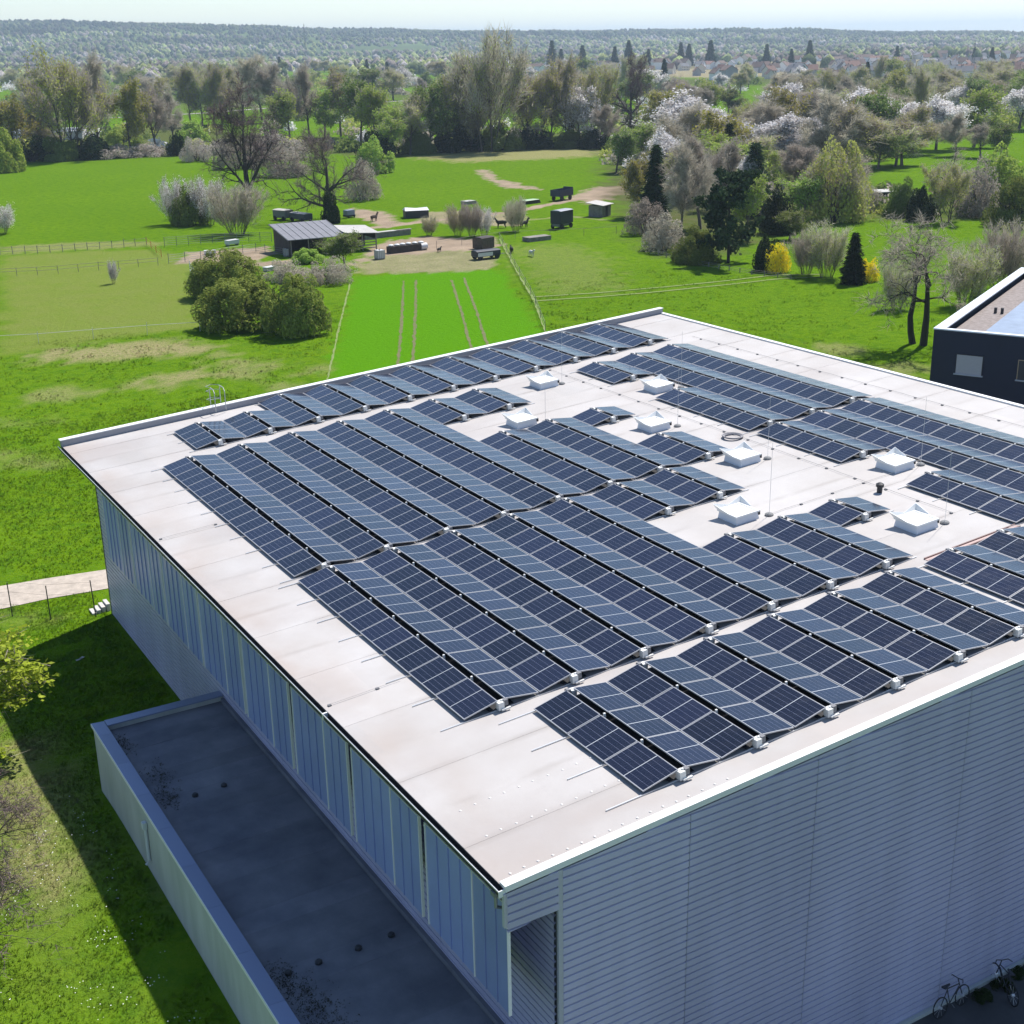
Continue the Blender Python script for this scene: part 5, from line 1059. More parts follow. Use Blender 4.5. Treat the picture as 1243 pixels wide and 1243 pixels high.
# undergrowth closing the belts: shrubs standing too thick to be told apart
def undergrowth(seed):
    r = np.random.default_rng(seed); out = {0: [], 1: [], 2: [], 3: [], 4: []}
    REG = [((735, 1060), (160, 245), 230, 3.6), ((-30, 480), (108, 186), 260, 3.4), ((470, 770), (112, 180), 150, 3.4), ((770, 1270), (100, 160), 330, 4.2), ((-30, 660), (80, 110), 300, 5.0), ((-30, 660), (72, 82), 160, 7.0), ((1050, 1270), (236, 262), 50, 2.6)]
    for (x0, x1), (y0, y1), n, hh in REG:
        for k in range(n):
            x = r.uniform(x0, x1); yb = r.uniform(y0, y1)
            if 800 < x < 985 and 114 < yb < 142 or 470 < x < 545 and 118 < yb < 152 or 1060 < x and 178 < yb < 236 or 0 < x < 90 and 78 < yb < 98 or 180 < x < 330 and 132 < yb < 160: continue
            if x < 480 and yb > 150 and r.random() < .35: continue
            if 735 <= x <= 1060 and yb > 200 and (x < 760 + (yb - 200) * .8 or x > 1010): continue
            if 920 < x < 1060 and yb > 226: continue
            p = np.array(G(x, yb)); h = hh * r.uniform(.5, 1.35); wd = h * r.uniform(.6, 1.1); m_ = int(r.uniform(105, 180)); d = r.normal(0, 1, (m_, 3)); d[:, 2] = np.abs(d[:, 2]); d /= np.linalg.norm(d, axis=1, keepdims=True); q = d * r.uniform(.55, 1.05, (m_, 1)) * (1 + .3 * np.sin(d[:, :1] * 5 + k) * np.cos(d[:, 1:2] * 4))
            c = p + q * np.array((wd, wd, h)); a = r.normal(0, 1, (m_, 3)); a /= np.linalg.norm(a, axis=1, keepdims=True); b = np.cross(a, r.normal(0, 1, (m_, 3))); b /= np.linalg.norm(b, axis=1, keepdims=True); sz = (.11 * h) * r.uniform(.6, 1.5, (m_, 1)) * 1.2
            out[int(r.choice(5, p=[.16, .16, .30, .28, .10]))].append(np.stack([c - a * sz, c + b * sz * .7, c + a * sz, c - b * sz * .7], 1))
    return [(np.concatenate(v), k) for k, v in out.items() if v]
tag(link('undergrowth', tri_mesh('undergrowth', undergrowth(9), [twig_b, twig_p, lf_olive, lf_green, lf_white])), 'dense spring undergrowth closing the tree belts', 'undergrowth', kind='stuff')
# ------------------------------------------------------------------ the farmyard
timber = mat('dark_timber', (0.055, 0.045, 0.040), 0.9, var=0.3, scale=2); timber_g = mat('grey_timber', (0.22, 0.20, 0.18), 0.9, var=0.25, scale=2); sheet_g = mat('grey_sheet', (0.17, 0.17, 0.19), 0.6, var=0.12, scale=1.0); sheet_w = mat('pale_sheet', (0.42, 0.40, 0.37), 0.6, var=0.1, scale=1.0)
white_p = mat('white_plastic', (0.58, 0.58, 0.58), 0.5); tyre = mat('tyre', (0.02, 0.02, 0.02), 0.9); steel = mat('dull_steel', (0.20, 0.21, 0.22), 0.6, 0.4); black_m = mat('black_paint', (0.03, 0.032, 0.04), 0.6)
def at(x, y): p = G(x, y); return (p[0], p[1], float(gz(p[0], p[1])))
def yaw_px(a, b): p, q = G(*a), G(*b); return math.atan2(q[1] - p[1], q[0] - p[0])
def B(name, par, m, *a):
    mb = MB(); mb.box(*a); return mb.build(name, m, par)
# stable with two roofs
rz = yaw_px((355, 311), (421, 305)); st = thing('horse_stable', 'open-fronted timber stable with a grey pitched roof and a pale-roofed lean-to', 'stable', at(353, 312), rz)
mb = MB(); mb.hexa([(-.5, -.6, 2.35), (8.4, -.6, 2.35), (8.4, 7.6, 3.7), (-.5, 7.6, 3.7), (-.5, -.6, 2.45), (8.4, -.6, 2.45), (8.4, 7.6, 3.8), (-.5, 7.6, 3.8)])
rf = mb.build('roof', sheet_g, st)
for k in range(9):
    x = -.45 + k * 1.09; mb = MB(); mb.hexa([(x, -.62, 2.455), (x + .05, -.62, 2.455), (x + .05, 7.6, 3.805), (x, 7.6, 3.805), (x, -.62, 2.50), (x + .05, -.62, 2.50), (x + .05, 7.6, 3.85), (x, 7.6, 3.85)]); mb.build('seam', sheet_g, rf)
B('wall', st, timber, 0, 8, 6.85, 7, 0, 3.55)
for k in range(7): mb = MB(); mb.hexa([(-.04, k, 0), (.04, k, 0), (.04, k + .97, 0), (-.04, k + .97, 0), (-.04, k, 2.38 + k * .165), (.04, k, 2.38 + k * .165), (.04, k + .97, 2.38 + (k + .97) * .165), (-.04, k + .97, 2.38 + (k + .97) * .165)]); mb.build('board', timber, st)
for x in (0.1, 2.7, 5.3, 7.8): B('post', st, timber_g, x, x + .14, .0, .14, 0, 2.35)
mb = MB(); mb.hexa([(8.2, -.3, 2.7), (13.2, -1.2, 2.45), (13.2, 4.4, 2.95), (8.2, 5.4, 3.2), (8.2, -.3, 2.78), (13.2, -1.2, 2.53), (13.2, 4.4, 3.03), (8.2, 5.4, 3.28)]); mb.build('lean_to_roof', sheet_w, st)
B('wall', st, timber, 8.4, 12.9, 4.0, 4.12, 0, 2.85)
for x in (8.6, 10.7, 12.8): B('post', st, timber_g, x, x + .14, -.5, -.36, 0, 2.5)
for z in (.35, .75, 1.15, 1.5): B('rail', st, timber_g, 8.6, 12.95, -.56, -.51, z, z + .13)
B('rear_wall', st, timber, 12.84, 12.94, -.4, 4, 1.6, 2.5)
# trailers behind
def trailer(name, lb, px_, yaw_, L, W, H, body, roofm, cat='trailer', wheels=True, z0=0.5, slope=0.0):
    o = thing(name, lb, cat, at(*px_), yaw_); h = L / 2
    B('body', o, body, -h, h, -W / 2, W / 2, z0, z0 + H)
    mb = MB(); mb.hexa([(-h - .05, -W / 2 - .05, z0 + H + .002), (h + .05, -W / 2 - .05, z0 + H + .002), (h + .05, W / 2 + .05, z0 + H + .002), (-h - .05, W / 2 + .05, z0 + H + .002), (-h, -W / 4, z0 + H + .12 + slope), (h, -W / 4, z0 + H + .12 + slope), (h, W / 4, z0 + H + .12 + slope), (-h, W / 4, z0 + H + .12 + slope)]); mb.build('roof', roofm, o)
    if wheels:
        for sx in (-.45, .45):
            for sy in (-1, 1):
                mb = MB(); c = (sx * L * .8, sy * (W / 2 - .08)); mb.tube([(c[0], c[1] - .1, .38), (c[0], c[1] + .1, .38)], .38, 14); mb.build('wheel', tyre, o)
        mb = MB(); mb.tube([(h, 0, .5), (h + 1.1, 0, .45)], .05, 6); mb.build('drawbar', steel, o)
        B('chassis', o, steel, -h + .1, h - .1, -W / 2 + .3, W / 2 - .3, .38, z0 - .003)
    return o
yw = yaw_px((340, 267), (372, 270))
trailer('caravan', 'grey-white caravan parked end to end with a long low trailer', (344, 267), yw, 3.0, 1.9, 1.2, mat('caravan_grey', (0.16, 0.16, 0.18), 0.6), sheet_w, 'caravan')
trailer('flat_trailer', 'long low trailer with a pale tarpaulin behind the stable', (366, 269), yw - .12, 4.0, 1.8, .9, mat('trailer_dark', (0.07, 0.075, 0.09), 0.6), sheet_w)
yw = yaw_px((672, 278), (692, 274))
trailer('box_wagon', 'tall black box wagon on wheels standing on the grass', (682, 277), yw, 3.4, 2.0, 2.0, black_m, mat('wagon_roof', (0.30, 0.31, 0.34), 0.5), 'wagon', True, .8)
# tipper trailer with a white tank behind
o = thing('tipper_trailer', 'dark open farm trailer on wheels by the dirt track', 'trailer', at(682, 243), yw); L_, W_ = 4.2, 2.3
for nm, a in (('side', (-L_ / 2, L_ / 2, -W_ / 2, -W_ / 2 + .06, .95, 2.0)), ('side', (-L_ / 2, L_ / 2, W_ / 2 - .06, W_ / 2, .95, 2.0)), ('tailboard', (-L_ / 2, -L_ / 2 + .06, -W_ / 2 + .065, W_ / 2 - .065, .95, 2.0)), ('headboard', (L_ / 2 - .06, L_ / 2, -W_ / 2 + .065, W_ / 2 - .065, .95, 2.3)), ('floor', (-L_ / 2, L_ / 2, -W_ / 2, W_ / 2, .85, .945))): B(nm, o, mat('trailer_blue', (0.03, 0.04, 0.07), 0.6), *a)
for sx in (-1.3, 1.3):
    for sy in (-1, 1): mb = MB(); mb.tube([(sx, sy * .95 - .13, .45), (sx, sy * .95 + .13, .45)], .45, 14); mb.build('wheel', tyre, o)
mb = MB(); mb.tube([(2.1, 0, .8), (3.6, 0, .6)], .06, 6); mb.build('drawbar', steel, o)
def tank(lb, px_, s=1.1):
    o = thing('water_tank', lb, 'tank', at(*px_)); mb = MB(); mb.box(-s / 2, s / 2, -s / 2, s / 2, .16, .16 + s); c = mb.build('container', white_p, o)
    mb = MB()
    for k in range(5):
        t = -s / 2 + s * k / 4
        for a in ((t - .015, t + .015, -s / 2 - .03, -s / 2 - .01, .14, s + .2), (-s / 2 - .03, -s / 2 - .01, t - .015, t + .015, .14, s + .2), (t - .015, t + .015, s / 2 + .01, s / 2 + .03, .14, s + .2), (s / 2 + .01, s / 2 + .03, t - .015, t + .015, .14, s + .2)): mb.box(*a)
    mb.build('cage', steel, o); B('pallet', o, timber_g, -s / 2, s / 2, -s / 2, s / 2, 0, .135); mb = MB(); mb.lathe([(.12, 0), (.12, .06)], 10, (0, 0, s + .165)); mb.build('lid', black_m, o); return o
tank('white water tank standing behind the dark open trailer', (690, 236)); tank('white water tank with a cage in front of the lean-to', (461, 314)); tank('white water tank beside the stable boards', (349, 311), .9)
# white-topped field shelter and the hut at the belt
rz = yaw_px((497, 263), (517, 262)); o = thing('field_shelter', 'low black shelter with a white tarpaulin roof in the meadow', 'shelter', at(505, 264), rz)
B('body', o, black_m, -2.0, 2.0, -1.2, 1.2, 0, 1.25); mb = MB(); mb.add([(-2.1, -1.3, 1.26), (2.1, -1.3, 1.26), (2.1, 1.3, 1.26), (-2.1, 1.3, 1.26), (-1.9, 0, 1.75), (2.0, .1, 1.65), (0, .05, 1.55)], [(0, 1, 5, 6, 4), (2, 3, 4, 6, 5), (1, 2, 5), (3, 0, 4)]); mb.build('tarpaulin', white_p, o)
o = thing('log_hut', 'small timber hut with a pale roof at the tip of the wooded belt', 'hut', at(728, 262), .5); B('wall', o, timber_g, -1.6, 1.6, -1.3, 1.3, 0, 1.9); mb = MB(); mb.hexa([(-2, -1.7, 1.905), (2, -1.7, 1.905), (2, 1.7, 2.3), (-2, 1.7, 2.3), (-2, -1.7, 2.0), (2, -1.7, 2.0), (2, 1.7, 2.4), (-2, 1.7, 2.4)]); mb.build('roof', sheet_w, o); B('door', o, timber, -.4, .4, -1.36, -1.302, .02, 1.75)
o = thing('garden_hut', 'low garden hut with a pale flat roof behind the lawn', 'hut', at(1076, 247), -.25); B('wall', o, timber, -3, 3, -1.8, 1.8, 0, 2.2); B('roof', o, sheet_w, -3.3, 3.3, -2.1, 2.1, 2.203, 2.36); B('door', o, timber_g, -.5, .5, -1.86, -1.802, .02, 1.95); B('window', o, glass_d, 1.3, 2.2, -1.85, -1.802, 1.0, 1.7)
# hay rack row with white bales, boxes, small clutter
rz = yaw_px((476, 305), (510, 301)); o = thing('hay_rack', 'long dark hay rack filled with white-wrapped fodder', 'hay rack', at(493, 305), rz); B('trough', o, timber, -2.9, 2.9, -.6, .6, 0, .95)
for k in range(6): mb = MB(); mb.lathe([(.25, 0), (.42, .1), (.42, .2), (.2, .3)], 10, (-2.5 + k * 1.0, random.uniform(-.1, .1), .955)); mb.build('fodder_bag', white_p, o)
o = thing('round_bale', 'white-wrapped round bale standing at the end of the hay rack', 'bale', at(514, 303), rz); mb = MB(); mb.tube([(-.5, 0, .5), (.5, 0, .5)], .5, 16); mb.build('wrap', white_p, o); mb = MB(); mb.tube([(-.515, 0, .5), (-.502, 0, .5)], .36, 16); mb.build('end_face', sheet_w, o)
trailer('livestock_crate', 'brown slatted livestock crate on the yard by the field corner', (587, 301), .3, 2.6, 1.9, 1.5, mat('crate_brown', (0.10, 0.075, 0.055), 0.85, var=.3), timber, 'crate', False, .08)
o = trailer('small_cart', 'low black cart with a white side panel at the crop field corner', (590, 314), .05, 3.8, 1.6, .7, black_m, black_m, 'cart', True, .45); B('side_panel', o, white_p, -1.8, .6, -.86, -.81, .5, 1.0)
o = thing('pallet_stack', 'stack of grey pallets and boards on the grass below the box wagon', 'pallets', at(652, 292), .1)
for k in range(4): B('board', o, timber_g, -2 + random.uniform(-.15, .1), 2, -.9, .9, .02 + k * .16, .15 + k * .16)
o = thing('green_sheet_pile', 'flat pile covered with a pale green sheet near the dirt track', 'pile', at(643, 247), .2); mb = MB(); mb.hexa([(-1.9, -1, 0), (1.9, -1, 0), (1.9, 1, 0), (-1.9, 1, 0), (-1.8, -.9, .5), (1.6, -.95, .62), (1.7, .9, .45), (-1.7, .85, .6)]); mb.build('heap', timber, o); mb = MB(); mb.hexa([(-1.85, -1, .62), (1.5, -1.05, .66), (1.6, .8, .62), (-1.7, .8, .64), (-1.8, -.9, .68), (1.4, -.95, .72), (1.5, .7, .68), (-1.6, .7, .70)]); mb.build('cover', mat('cover_green', (0.30, 0.42, 0.25), .6), o)
def clutter(name, lb, px_, cat, parts, rz=0.0):
    o = thing(name, lb, cat, at(*px_), rz)
    for nm, m_, a in parts: B(nm, o, m_, *a)
    return o
clutter('feed_trough', 'white feed trough in the muddy pen', (282, 298), 'trough', [('basin', white_p, (-1, 1, -.5, .5, .25, .85)), ('leg', steel, (-.9, -.8, -.4, .4, 0, .248)), ('leg', steel, (.8, .9, -.4, .4, 0, .248))], .3)
clutter('water_trough', 'white water trough near the muddy pen entrance', (255, 309), 'trough', [('basin', white_p, (-.8, .8, -.45, .45, .12, .6)), ('base', steel, (-.6, .6, -.3, .3, 0, .118))], -.2)
clutter('old_bathtub', 'whitish tub lying beside the brushwood heap', (328, 328), 'tub', [('tub', sheet_w, (-.9, .9, -.45, .45, .05, .5)), ('rim', white_p, (-.95, .95, -.5, .5, .502, .56))], .4)
clutter('fire_wood', 'row of stacked firewood and scrap along the dirt track', (470, 287), 'firewood', [('log_row', timber_g, (-4, 4, -.5, .5, 0, .8)), ('cover', sheet_w, (-2, 1.5, -.55, .55, .805, .88)), ('plank', timber_g, (1.6, 4.3, -.4, .2, .81, .9))], rz)
clutter('covered_heap', 'small heap under a grey sheet in the meadow', (507 + 62, 248), 'heap', [('heap', steel, (-1.2, 1.2, -.8, .8, 0, .5)), ('sheet', sheet_w, (-1.3, 1.0, -.85, .85, .503, .6))], .2)
clutter('blue_barrel_cart', 'small cart with a bluish load beside the ivy-clad tree', (424, 264), 'cart', [('load', mat('blue_load', (.20, .23, .33), .5), (-.8, .8, -.6, .6, .5, 1.3)), ('base', black_m, (-.9, .9, -.6, .6, .2, .497)), ('wheel', tyre, (-.7, -.5, -.72, -.61, 0, .4)), ('wheel', tyre, (.5, .7, -.72, -.61, 0, .4))], .2)
clutter('white_greenhouse', 'long white greenhouse behind the left tree row', (48, 170), 'greenhouse', [('wall', sheet_w, (-18, 14, -4, 4, 0, 2.4)), ('roof', white_p, (-18.3, 14.3, -4.3, 4.3, 2.41, 2.8)), ('ridge', white_p, (-18, 14, -1.5, 1.5, 2.81, 3.6))], yaw_px((0, 170), (60, 168)))

# animals: each body one continuous skinned mesh
def animal(name, lb, cat, px_, rz, s, m_, kind='goat'):
    o = thing(name, lb, cat, at(*px_), rz); me = bpy.data.meshes.new('body'); H = kind == 'horse'
    V_ = [(0, 0, .62), (.30, 0, .62), (.48, 0, .66), (.60, 0, .86 if H else .80), (.72, 0, 1.06 if H else .90), (.92, 0, .96 if H else .84), (-.28, 0, .64), (-.46, 0, .64), (-.56, 0, .48 if H else .58)]
    E_ = [(0, 1), (1, 2), (2, 3), (3, 4), (4, 5), (0, 6), (6, 7), (7, 8)]; rd = [.20, .21, .17, .11, .10, .06, .21, .15, .03]
    for sy in (-1, 1):
        for bx, root, front in ((.36, 1, True), (-.36, 6, False)):
            n = len(V_); kx = .03 if front else -.07
            V_ += [(bx, sy * .11, .46), (bx + (.02 if front else .05), sy * .11, .32), (bx + kx, sy * .11, .18), (bx + kx + .01, sy * .11, .02)]; rd += [.085, .06, .04, .045]; E_ += [(root, n), (n, n + 1), (n + 1, n + 2), (n + 2, n + 3)]
    me.from_pydata([(x * s, y * s, z * s) for x, y, z in V_], E_, []); b = link('body', me, o); mo_ = b.modifiers.new('skin', 'SKIN'); b.modifiers.new('sub', 'SUBSURF').levels = 1; b.modifiers['sub'].render_levels = 1
    for i, q in enumerate(me.skin_vertices[0].data): q.radius = (rd[i] * s, rd[i] * s); q.use_root = i == 0
    me.materials.append(m_)
    for sy in (-1, 1): mb = MB(); mb.hexa([(.70 * s, sy * .05 * s, (1.10 if H else .95) * s), (.75 * s, sy * .05 * s, (1.10 if H else .95) * s), (.75 * s, sy * .09 * s, (1.10 if H else .95) * s), (.70 * s, sy * .09 * s, (1.10 if H else .95) * s), (.70 * s, sy * .08 * s, (1.22 if H else 1.02) * s), (.72 * s, sy * .08 * s, (1.22 if H else 1.02) * s), (.72 * s, sy * .10 * s, (1.22 if H else 1.02) * s), (.70 * s, sy * .10 * s, (1.22 if H else 1.02) * s)]); mb.build('ear', m_, o)
    return o
fur_b = mat('fur_black', (0.02, 0.018, 0.016), 0.9); fur_w = mat('fur_white', (0.60, 0.58, 0.54), 0.9); fur_br = mat('fur_brown', (0.06, 0.04, 0.03), 0.9)
animal('horse', 'dark brown pony standing on the bare earth patch behind the stable', 'horse', (454, 269), .4, 1.35, fur_br, 'horse')
animal('horse', 'black horse with its head lowered next to the dark fan shrub', 'horse', (609, 277), 2.8, 1.5, fur_b, 'horse'); animal('horse', 'second black horse half hidden behind the dark fan shrub', 'horse', (636, 277), .2, 1.4, fur_b, 'horse')
animal('goat', 'black goat grazing near the field corner', 'goat', (621, 307), 1.2, 1.1, fur_b); animal('goat', 'white and dark goat standing in the pasture', 'goat', (645, 311), -1.6, 1.1, fur_w); animal('goat', 'small dark goat on the yard by the field post', 'goat', (533, 306), .5, .8, fur_b)

# fences: each run is one fence with its posts and rails
def fence(lb, pts, n, h=1.2, rails=(.45, .95), m=timber_g, rr_=.05, rm=None, cat='fence', wr=.02):
    pts = [np.array(at(*p)) for p in pts]; o = thing('fence', lb, cat, tuple(pts[0])); L0 = [np.linalg.norm(b - a) for a, b in zip(pts[:-1], pts[1:])]; tot = sum(L0); ps = []
    for k in range(n + 1):
        s = tot * k / n; i = 0
        while i < len(L0) - 1 and s > L0[i]: s -= L0[i]; i += 1
        ps.append(pts[i] + (pts[i + 1] - pts[i]) * s / L0[i] - pts[0])
    for p in ps:
        mb = MB(); q = p + np.random.default_rng(int(abs(p[0] * 91))).normal(0, .03, 3) * np.array((1, 1, 0)); mb.tube([(p[0], p[1], -.05), (q[0], q[1], h * random.uniform(.92, 1.06))], rr_, 5); mb.build('post', m, o)
    for z in rails:
        mb = MB(); mb.tube([p + np.array((0, 0, z + random.uniform(-.03, .03) * (wr > .01))) for p in ps], wr, 4); mb.build('rail', rm or m, o)
    return o
fence('weathered post fence along the far edge of the pale paddock', [(-30, 310), (60, 307), (150, 300), (178, 297)], 14)
fence('thin post fence across the pale paddock', [(-30, 337), (60, 333), (128, 327), (192, 322)], 9, 1.1, (.6, 1.0), timber_g, .035)
fence('orange tape fence between the paddock and the muddy pen', [(178, 297), (196, 312)], 3, 1.1, (.35, .7, 1.05), mat('orange_tape', (.55, .14, .05), .7), .04)
fence('metal hurdle fence round the muddy pen', [(200, 300), (240, 297), (300, 294), (330, 294)], 9, 1.5, (.3, .6, .9, 1.2, 1.45), steel, .04); fence('metal hurdle fence along the front of the muddy pen', [(205, 320), (250, 315), (310, 306), (345, 312)], 9, 1.4, (.3, .6, .9, 1.2), steel, .04)
fence('short white gate between the pen and the round bushes', [(231, 330), (244, 352)], 3, 1.4, (.3, .6, .9, 1.3), white_p, .05); fence('white tape fence with tall posts at the trio of bushes', [(243, 402), (140, 409), (60, 416), (-20, 420)], 4, 1.3, (1.0,), white_p, .025)
fence('wire fence on thin posts between crop field and pasture', [(606, 290), (628, 330), (648, 365), (662, 402)], 10, 1.1, (.5, .9), timber_g, .03); fence('thin wire fence below the box wagon', [(530, 303), (605, 290), (700, 287), (748, 284)], 6, 1.3, (1.1,), timber_g, .03)
fence('dark chain-link fence posts beside the gravel path', [(-40, 752), (18, 748), (51.4, 753), (116.6, 749)], 3, 2.05, (.05, .7, 1.4, 1.98), mat('fence_dark', (.03, .035, .03), .7), .03, None, 'fence', .005)
# garden low wall between meadow and garden
fence('low board fence along the garden in front of the wooded belt', [(790, 308), (850, 322), (905, 332), (960, 339)], 14, .7, (.15, .4, .6), timber_g, .06)

# concrete steps at the hall corner
o = thing('concrete_steps', 'pale concrete steps at the far corner of the hall', 'steps', (-2.0, 36.95, 0), 0.0)
for k in range(4): B('step', o, mat('step_concrete', (.50, .48, .45), .85), -.40 + .26 * k, -.40 + .26 * k + .20, -.38 + .04 * k, .38 + .04 * k, -.05, .10 + .10 * k)
o = thing('plastic_scrap', 'small white plastic scrap lying in the shaded lawn', 'scrap', at(97, 801), .4); mb = MB(); mb.add([(-.22, -.06, .05), (0, -.02, .02), (.24, -.08, .09), (.2, .08, .1), (0, .09, .03), (-.2, .07, .06)], [(0, 1, 4, 5), (1, 2, 3, 4)]); mb.build('sheet', sheet_w, o)

# bicycles leaning at the foot of the gable
def bicycle(lb, x, y, rz, lean):
    o = thing('bicycle', lb, 'bicycle', (x, y, -.775), rz, 'bicycles at the foot of the gable wall'); o.rotation_euler = (lean, 0, rz)
    for cx in (-.52, .52):
        mb = MB(); mb.tube([(cx + .33 * math.cos(t), 0, .35 + .33 * math.sin(t)) for t in np.linspace(0, 6.283, 25)], .022, 6, cap=False); w_ = mb.build('wheel', tyre, o)
        mb = MB()
        for k in range(9): t = 2 * math.pi * k / 9; mb.tube([(cx, 0, .35), (cx + .32 * math.cos(t), 0, .35 + .32 * math.sin(t))], .004, 3)
        mb.tube([(cx, -.05, .35), (cx, .05, .35)], .045, 10); mb.build('spokes', alu, w_)
    mb = MB()
    for a, b in (((-.52, .35), (-.08, .33)), ((-.08, .33), (.38, .72)), ((-.16, .86), (.38, .80)), ((-.08, .33), (-.18, .92)), ((-.52, .35), (-.16, .82)), ((.52, .35), (.36, .98))): mb.tube([(a[0], 0, a[1]), (b[0], 0, b[1])], .018, 6)
    mb.build('frame', black_m, o)
    mb = MB(); mb.tube([(.22, -.29, 1.02), (.34, -.2, 1.04), (.36, 0, 1.0), (.34, .2, 1.04), (.22, .29, 1.02)], .016, 6); mb.build('handlebar', black_m, o)
    mb = MB(); mb.hexa([(-.34, -.08, .93), (-.04, -.03, .95), (-.04, .03, .95), (-.34, .08, .93), (-.34, -.08, .98), (-.04, -.02, .99), (-.04, .02, .99), (-.34, .08, .98)]); mb.build('saddle', black_m, o)
    mb = MB(); mb.tube([(-.08, -.08, .33), (-.02, -.12, .2)], .012, 4); mb.tube([(-.08, .08, .33), (-.14, .12, .46)], .012, 4); mb.build('pedals', steel, o)
bicycle('black bicycle leaning against the gable wall', 12.9, -7.62, .05, -.16); bicycle('dark bicycle parked next to the one leaning on the gable wall', 14.9, -7.9, 1.2, .06)
o = thing('concrete_kerb', 'low concrete kerb along the foot of the gable wall', 'kerb'); 
for k in range(12): B('kerb_stone', o, conc, -1.2 + k * 3, -1.2 + k * 3 + 2.98, -7.34, -7.21, -.9, -.64)
for k in range(9): plant('wall_weed', 'bush_dark', (14.2 + k * .9 + random.uniform(-.3, .3), -7.55 - random.uniform(0, .3)), random.uniform(.25, .6), random.uniform(.4, .8), 'dark weed tuft at the foot of the gable wall', 'weed', 'weeds along the gable wall')

# ------------------------------------------------------------------ the town on the plain
wallc = {'white': mat('house_white', (.90, .88, .87), .85), 'cream': mat('house_cream', (.72, .64, .54), .85), 'grey': mat('house_grey', (.38, .37, .37), .85)}
roofc = {'red': mat('roof_red', (.19, .10, .075), .85, objvar=.2), 'brown': mat('roof_brown', (.12, .075, .06), .85, objvar=.2), 'grey': mat('roof_grey', (.13, .13, .145), .8, objvar=.2)}
HM = {}
def house_mesh(w_, d_, h_, p_):
    a, b = w_ / 2, d_ / 2; mb = MB(); mb.box(-a, a, -b, b, -.3, h_); mb.add([(-a, -b, h_), (-a, b, h_), (-a, 0, h_ + p_ - .1)], [(0, 2, 1)]); mb.add([(a, -b, h_), (a, b, h_), (a, 0, h_ + p_ - .1)], [(0, 1, 2)]); wl = mb
    mb = MB(); t = .25; s_ = .5
    for sg in (-1, 1): mb.hexa([(-a - s_, sg * (b + s_), h_ - .35), (a + s_, sg * (b + s_), h_ - .35), (a + s_, 0, h_ + p_), (-a - s_, 0, h_ + p_), (-a - s_, sg * (b + s_), h_ - .35 + t), (a + s_, sg * (b + s_), h_ - .35 + t), (a + s_, 0, h_ + p_ + t), (-a - s_, 0, h_ + p_ + t)])
    rf_ = mb; win = MB()
    for fl in range(int(h_ // 2.7)):
        for k in range(max(2, int(w_ // 3))):
            x = -a + w_ * (k + .5) / max(2, int(w_ // 3)); win.box(x - .55, x + .55, -b - .04, -b - .005, .9 + fl * 2.8, 2.2 + fl * 2.8)
    ch = MB(); ch.box(a * .3, a * .3 + .7, -.35, .35, h_ + p_ - .6, h_ + p_ + 1.0); return wl, rf_, win, ch
protos = [house_mesh(*a) for a in ((11, 9, 5.6, 4.2), (9, 8.5, 5.4, 4.6), (15, 10, 6, 4.5), (13, 11, 8.2, 3.6), (22, 11, 6, 3.0))]
for wk, wm in wallc.items():
    for rk, rm_ in roofc.items():
        for i, (a, b, c, d) in enumerate(protos): HM[wk, rk, i] = (a.mesh('wall', wm), b.mesh('roof', rm_), c.mesh('windows', glass_d), d.mesh('chimney', rm_))
rh = random.Random(77); n_h = 0; spots = []
def house(x, yb, wk, rk, i, rz=None, lb=None):
    p = G(x, yb); a, b, c, d = HM[wk, rk, i]
    o = thing('house', lb or f'{wk}-walled house with a {rk} gabled roof in the far town', 'house', (p[0], p[1], 0), rh.uniform(0, 3.14) if rz is None else rz, 'houses of the far town'); o.scale = (rh.uniform(.62, .9),) * 3; link('wall', a, o); r_ = link('roof', b, o); link('chimney', d, r_); link('window_row', c, o); return o
while n_h < 190:
    x = rh.uniform(640, 1262); f_ = (x - 640) / 600; yb = rh.uniform(74 - 6 * f_, 100 - 10 * f_ + 6 * rh.random())
    if x < 860 and yb > 92: continue
    if any(abs(x - a) < 8 and abs(yb - b) < 2.2 for a, b in spots): continue
    spots.append((x, yb)); house(x, yb, rh.choice(['white', 'white', 'white', 'cream', 'grey']), rh.choice(['red', 'brown', 'brown', 'brown', 'grey', 'grey']), rh.choice([0, 0, 1, 1, 2, 3, 4])); n_h += 1
house(446, 84, 'white', 'grey', 2, .9, 'white house with a grey roof standing apart left of the tallest poplar'); house(472, 82, 'cream', 'brown', 2, 1.2, 'cream house next to the white one left of the tallest poplar'); house(420, 84, 'grey', 'brown', 3, .4, 'grey block house in the trees left of the tallest poplar')
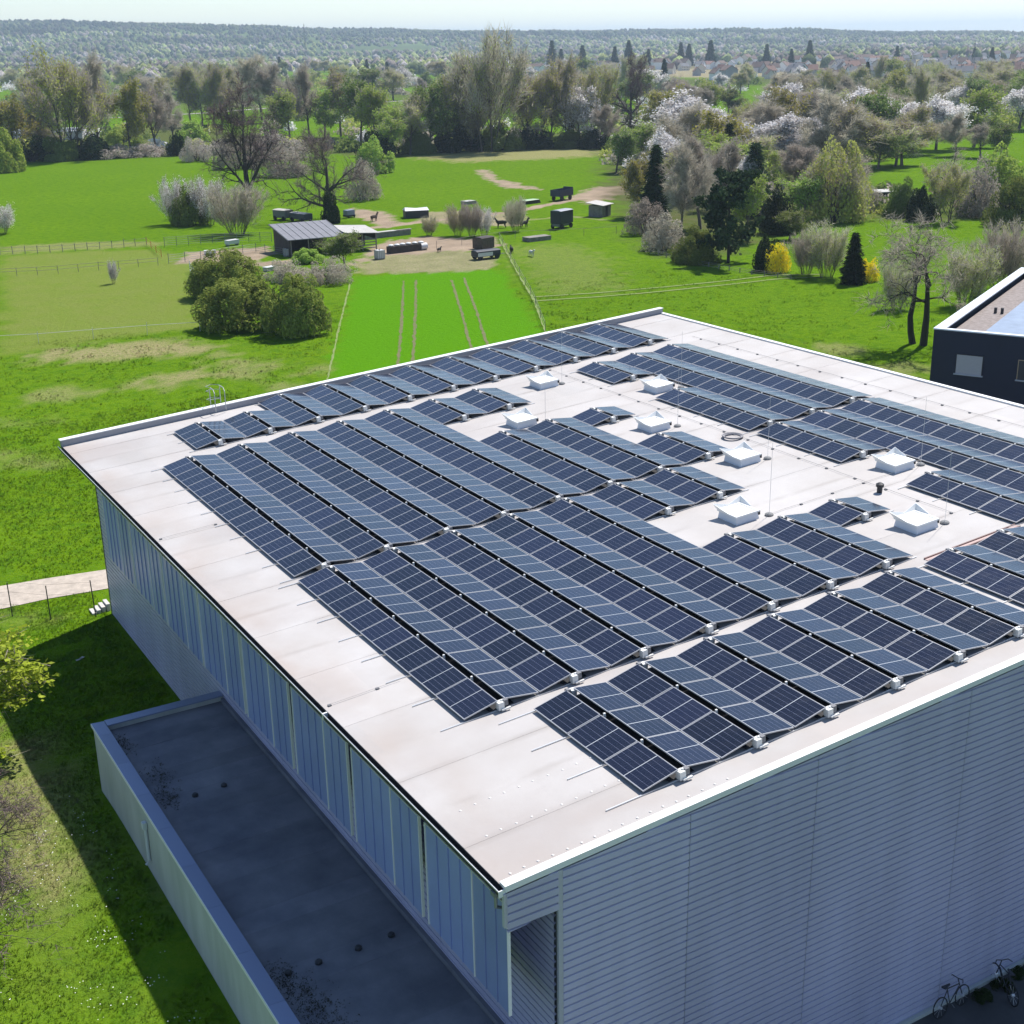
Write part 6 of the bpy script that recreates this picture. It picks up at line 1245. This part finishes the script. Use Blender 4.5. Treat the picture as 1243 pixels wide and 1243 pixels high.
# tall dark spruces rising over the town
for x, yb, yt in ((670, 84, 50), (681, 84, 60), (707, 84, 56), (746, 86, 57), (763, 82, 50), (787, 82, 60), (826, 80, 52), (836, 80, 54), (862, 80, 50), (930, 80, 54), (960, 82, 60), (982, 78, 50), (1088, 78, 56), (1203, 80, 58), (1182, 76, 58)):
    p = G(x, yb); m_ = mpp(p); plant('spruce', 'spruce', p, (yb - yt) * m_, (yb - yt) * m_ * .42, 'tall dark spruce rising above the roofs of the far town', 'tree', 'spruces in the far town')
for x, yb, yt in ((1180, 92, 54), (157, 76, 30), (372, 80, 32)):
    p = G(x, yb); h_ = (yb - yt) * mpp(p); o = thing('radio_mast', 'thin lattice mast rising over the far woods', 'mast', (p[0], p[1], 0), 0, 'masts on the plain'); mb = MB()
    for k in range(3): t = 2.09 * k; mb.tube([(1.6 * math.cos(t), 1.6 * math.sin(t), 0), (.4 * math.cos(t), .4 * math.sin(t), h_)], .16, 4)
    for k in range(14):
        for j in range(3): q = lambda s, jj: ((1.6 - 1.2 * s) * math.cos(2.09 * jj), (1.6 - 1.2 * s) * math.sin(2.09 * jj), h_ * s); mb.tube([q(k / 14, j), q((k + 1) / 14, j + 1)], .08, 3)
    mb.build('lattice', steel, o); B('platform', o, steel, -1.4, 1.4, -1.4, 1.4, h_ * .8, h_ * .8 + .5)

# ------------------------------------------------------------------ the hazy spring air
hz = bpy.data.materials.new('haze_air'); hz.use_nodes = True; t = hz.node_tree
for n in list(t.nodes):
    if n.type != 'OUTPUT_MATERIAL': t.nodes.remove(n)
vol = t.nodes.new('ShaderNodeVolumePrincipled'); vol.inputs['Color'].default_value = rgb(.66, .83, 1.0); vol.inputs['Density'].default_value = 1.25e-4; vol.inputs['Anisotropy'].default_value = 0.3
t.links.new(vol.outputs[0], [n for n in t.nodes if n.type == 'OUTPUT_MATERIAL'][0].inputs['Volume'])
mb = MB(); mb.box(-9800, 11500, -9800, 11500, -8.0, 150.0); tag(mb.build('haze', hz), 'thin pale haze lying over the whole landscape', 'haze', kind='stuff')
